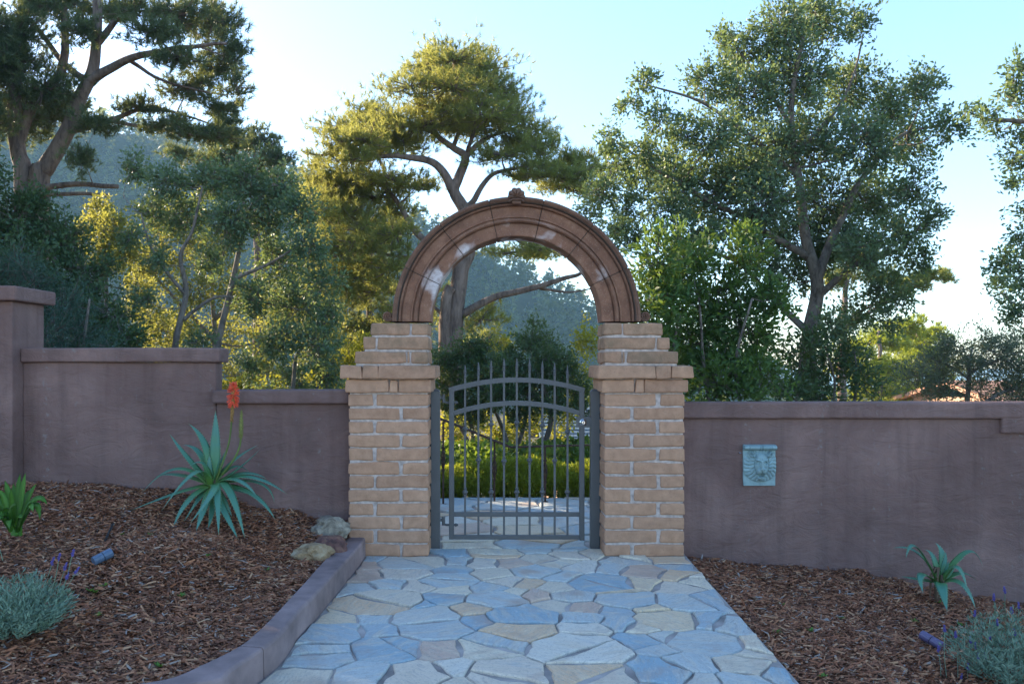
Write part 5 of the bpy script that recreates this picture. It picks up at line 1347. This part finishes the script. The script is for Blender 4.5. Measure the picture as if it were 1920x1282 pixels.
for k, (bx, lab, cl) in enumerate([(1650, 'sunlit yellow green pine between live oak and olive tree', [(1640,640,48,22),(1620,690,58,24),(1600,660,40,20),(1660,700,40,24),(1650,740,60,24)]), (1722, 'rounded sunlit pine rising behind the grey olive tree', [(1702,612,42,18),(1740,632,36,18),(1692,688,44,24),(1745,690,42,22),(1760,660,30,16),(1720,655,44,18),(1725,735,60,22)])]):
    t = Tree('pine_tree', lab, 'tree', 36.0+4*k, bx)
    t.limb([(bx, 780), (bx+2, 690), (bx-2, 620)], .2, .06, ground=True)
    for (a, b, rx, rz_) in cl: t.clump_needle(a, b, rx, rz_, random.uniform(-1, 1), L=.24, w=.014, tufts=110)
    t.done('bark_pine', 'hedge_leaf', 3)
t = Tree('olive_tree', 'grey green olive like tree above the long wall coping', 'tree', 14.5, 1812)
t.limb([(1812, 800), (1816, 700), (1822, 670), (1826, 650)], .07, .012, ground=True); t.limb([(1816, 710), (1770, 680), (1740, 670)], .03, .01); t.limb([(1818, 700), (1880, 670), (1910, 660)], .035, .01); t.limb([(1840, 760), (1880, 735), (1940, 715)], .04, .02, -.5)
for (a, b, r) in [(1722,702,42),(1772,682,46),(1822,690,44),(1872,672,44),(1905,700,44),(1782,650,32),(1850,642,28),(1900,640,30),(1760,730,40),(1835,735,30),(1900,745,44),(1945,680,50)]:
    t.clump_leaf(a, b, r, random.uniform(-.5, .5), L=.075, W=.3, nleaf=4200, up=.3, dens=1.0)
t.done('bark_oak', 'olive_leaf')

# --- beyond the gate
t = Tree('clipped_oak', 'small dark oak with rounded crown behind the gate hinge', 'tree', 11.6, 880)
t.limb([(868, 930), (878, 860), (884, 810), (872, 760), (860, 710)], .055, .02, wob=.03, ground=True); t.limb([(950, 930), (957, 862), (950, 822), (935, 780), (915, 740)], .07, .02, .4, wob=.03, ground=True); t.limb([(880, 830), (862, 800), (850, 770)], .025, .01)
for (a, b, r) in [(850,690,42),(880,662,40),(838,730,34),(902,708,44),(872,752,34),(925,740,34),(832,680,28),(905,660,26),(845,765,26),(895,780,24)]:
    t.clump_leaf(a, b, r, random.uniform(-.4, .4), L=.05, W=.55, nleaf=8500, dens=1.05)
t.done('bark_oak', 'dark_leaf')
t = Tree('clipped_oak', 'pointed dark oak with leaning trunk behind the gate pickets', 'tree', 11.0, 1015)
t.limb([(1006, 930), (1014, 850), (1030, 790), (1022, 740), (1005, 690)], .065, .02, wob=.03, ground=True); t.limb([(962, 930), (968, 850), (985, 790), (990, 740)], .05, .02, .3, wob=.03, ground=True)
for (a, b, r) in [(992,640,32),(1002,605,13),(962,682,42),(1022,682,42),(1062,692,38),(1080,732,28),(1000,732,46),(942,732,36),(1042,752,32),(975,775,30),(1030,645,26),(1092,760,22),(940,690,30)]:
    t.clump_leaf(a, b, r, random.uniform(-.4, .4), L=.05, W=.55, nleaf=8500, dens=1.05)
t.done('bark_oak', 'dark_leaf')
t = Tree('sunlit_bush', 'golden sunlit bush glimpsed between the clipped oak trunks', 'shrub', 18.0, 970)
for x in (880, 970, 1060): t.limb([(x, 930), (x, 850)], .05, .02, ground=True)
for (a, b, r) in [(850,810,34),(890,790,32),(930,815,30),(975,800,34),(1010,770,28),(1060,770,30),(1085,700,34),(1100,640,30),(960,840,30),(1045,820,24),(900,840,26),(850,770,26),(1100,740,24),(940,640,24),(925,700,30)]:
    t.clump_leaf(a, b, r, random.uniform(-.5, .5), L=.09, W=.55, nleaf=2300)
t.done('bark_oak', 'yellow_leaf')
def mound(name, label, cat, x0, x1, y0, y1, z0f, h, n, L, W, mat, up=.5, needle=False):
    """low hedge / ground cover: leaves through the volume, most near its surface"""
    x = RNG.uniform(x0, x1, n); y_ = RNG.uniform(y0, y1, n); k = RNG.random(n)**.45
    top = np.array([h*(1+.22*mnoise.noise(Vector((a*2.3, b*2.3, 1)))+.1*mnoise.noise(Vector((a*7, b*7, 4)))) for a, b in zip(x, y_)])
    ex = np.minimum(np.minimum(x-x0, x1-x), np.minimum(y_-y0, y1-y_)); top *= np.clip(.72+ex*1.6, 0, 1)
    pos = np.stack([x, y_, z0f+k*top], 1); d = unit(RNG.normal(size=(n, 3))+np.array([0, -.25, up]))
    l = L*RNG.uniform(.6, 1.2, n); return put(np_mesh(name, leaf_quads(pos, d, l, l*W*.5), 4, M[mat]), label, cat, kind='stuff')
mound('juniper_hedge', 'low clipped golden green hedge along the patio edge', 'hedge', -1.9, 1.9, 2.6, 3.3, -.12, .44, 60000, .055, .22, 'hedge_leaf', .9)
mound('ivy_bank', 'dark ivy ground cover behind the golden hedge', 'ivy', -3.0, 3.0, 3.5, 5.2, -.4, .74, 26000, .08, .75, 'ivy', .6)
# iron stair railing with twisted posts
re_ = empty('stair_railing', (-.6, 2.25, 0)); put(re_, 'rusty iron stair railing with twisted posts beyond the gate', 'railing')
rail = []
for (px, pb, pt) in ((831, 946, 790), (927, 941, 826), (1022, 941, 836)):
    b = G(px, pb, 0.0); D = b.y-CAMY; tz = P(px, pt, D).z; m = MB()
    m.box(b.x-.0095, b.x+.0095, b.y-.0095, b.y+.0095, 0.0, tz); m.box(b.x-.03, b.x+.03, b.y-.03, b.y+.03, 0.0, .008)
    o = m.build('post', M['rust_iron'], re_); zc = tz*.55
    m = MB()
    for s_ in range(4):
        m.tube([(b.x+.021*math.sin(math.pi*k/14)**.6*math.cos(s_*1.571+k*.32), b.y+.021*math.sin(math.pi*k/14)**.6*math.sin(s_*1.571+k*.32), zc-.1+.2*k/14) for k in range(15)], .0055, 5)
    for z_ in (zc-.11, zc+.11): m.box(b.x-.016, b.x+.016, b.y-.016, b.y+.016, z_-.01, z_+.01)
    m.build('basket', M['rust_iron'], o); rail.append(Vector((b.x, b.y, tz)))
m = MB(); e2 = P(1112, 834, rail[2].y-CAMY+.3)
m.tube(catmull([rail[0]+Vector((-.14, -.03, -.02)), rail[0]+Vector((-.05, 0, .016)), rail[0]+Vector((.03, 0, .005)), P(957, 838, rail[1].y-CAMY)], 6), .013, 8)
m.tube([P(957, 838, rail[1].y-CAMY), rail[2], e2, e2+Vector((.6, .3, -.02))], .011, 8); m.build('handrail', M['rust_iron'], re_)

# --- houses down the slope
def house(name, label, x0, x1, y0, y1, zb, ze, zr, wall, roofm, windows):
    e = empty(name, ((x0+x1)/2, (y0+y1)/2, zb)); put(e, label, 'house')
    m = MB(); m.box(x0, x1, y0, y1, zb, ze); m.build('wall', M[wall], e)
    m = MB(); ov = .5; ym = (y0+y1)/2
    V = [(x0-ov, y0-ov, ze-.15), (x1+ov, y0-ov, ze-.15), (x1+ov, ym, zr), (x0-ov, ym, zr), (x0-ov, y1+ov, ze-.15), (x1+ov, y1+ov, ze-.15)]
    V += [(a, b, c-.16) for a, b, c in V]
    m.add(V, [(0, 1, 2, 3), (3, 2, 5, 4), (6, 9, 8, 7), (9, 10, 11, 8), (0, 6, 7, 1), (4, 5, 11, 10), (0, 3, 9, 6), (3, 4, 10, 9), (1, 7, 8, 2), (2, 8, 11, 5)]); r = m.build('roof', M[roofm], e)
    n = 14
    for k in range(n):     # courses
        t = k/n; m = MB(); ya = y0-ov+(ym-y0+ov)*t; za = ze-.15+(zr-ze+.15)*t; yb = y0-ov+(ym-y0+ov)*(t+1.15/n); zb2 = ze-.15+(zr-ze+.15)*(t+1.15/n)
        m.add([(x0-ov, ya, za+.05), (x1+ov, ya, za+.05), (x1+ov, yb, zb2+.012), (x0-ov, yb, zb2+.012), (x0-ov, ya, za+.004), (x1+ov, ya, za+.004)], [(0, 1, 2, 3), (4, 5, 1, 0)]); m.build('shingle_course', M[roofm], r)
    for (wx, wz, ww, wh) in windows:
        m = MB(); m.box(wx-ww/2-.07, wx+ww/2+.07, y0-.06, y0-.001, wz-.07, wz+wh+.07)
        for q in range(3):
            pass
        f_ = m.build('window', M['house_trim'], e)
        for q in range(3):
            g_ = MB(); a = wx-ww/2+ww/3*q+.02; g_.box(a, a+ww/3-.05, y0-.068, y0-.0605, wz+.02, wz+wh-.02); g_.build('pane', M['glass'], f_)
hp = P(1052, 765, 26); q1 = P(1095, 842, 24)
house('house', 'pink house with blue grey shingle roof seen through the gate', hp.x-.2, hp.x+9, CAMY+24.5, CAMY+32, -4.6, -1.25, P(0, 764, 28.3).z, 'house_wall', 'shingle', [(P(1036, 870, 24.4).x+.9, -2.4, 1.0, .7), (P(1095, 870, 24.4).x+.1, -2.35, 1.1, .75), (P(1095, 870, 24.4).x+2.6, -2.35, 1.1, .75)])
house('house', 'house with pale terracotta roof below the grey olive tree', P(1835, 740, 30).x, P(1835, 740, 30).x+8, CAMY+28, CAMY+35, -6, P(0, 752, 28).z, P(0, 714, 31.5).z, 'house_wall', 'tile', [])

# --- unseen oaks added out of frame to the left to shade the forecourt
for k, (px, D, lab) in enumerate([(-420, 9.2, 'dense evergreen shade oak added out of view past the square post'), (-900, 8.0, 'wide evergreen shade oak added out of view near the end of the wall'), (-1600, 6.6, 'evergreen shade oak added out of view beside the raised bed past the wall end'), (-420, 13.6, 'tall evergreen shade oak added out of view under the huge pine past the post')]):
    t = Tree('oak_tree', lab, 'tree', D, px)
    t.limb([(px, 900), (px+10, 600), (px-10, 300), (px, 100)], .16, .04, ground=True)
    for j in range(30):
        t.clump_leaf(px+random.uniform(-260, 260), random.uniform(-150, 620), random.uniform(80, 120), random.uniform(-1.2, 1.2), L=.12, W=.65, nleaf=2400)
    t.done('bark_oak', 'dark_leaf')

# ------------------------------------------------------------------ haze
hz = MB(); hz.add([(x, y_, z) for z in (-32, 150) for y_ in (-12, 560) for x in (-520, 420)], [(0, 2, 3, 1), (4, 5, 7, 6), (0, 1, 5, 4), (2, 6, 7, 3), (0, 4, 6, 2), (1, 3, 7, 5)])
USE_HAZE = True
if USE_HAZE:
    m = bpy.data.materials.new('haze_air'); m.use_nodes = True; nt = m.node_tree
    nt.nodes.remove(nt.nodes['Principled BSDF']); pv = nt.nodes.new('ShaderNodeVolumePrincipled')
    pv.inputs['Color'].default_value = (0.36, 0.66, 1, 1); pv.inputs['Density'].default_value = 0.00045; pv.inputs['Anisotropy'].default_value = 0.0
    nt.links.new(pv.outputs[0], nt.nodes['Material Output'].inputs['Volume'])
    put(hz.build('haze', m), 'thin blue haze in the air over the garden and ridge', 'haze', kind='stuff')
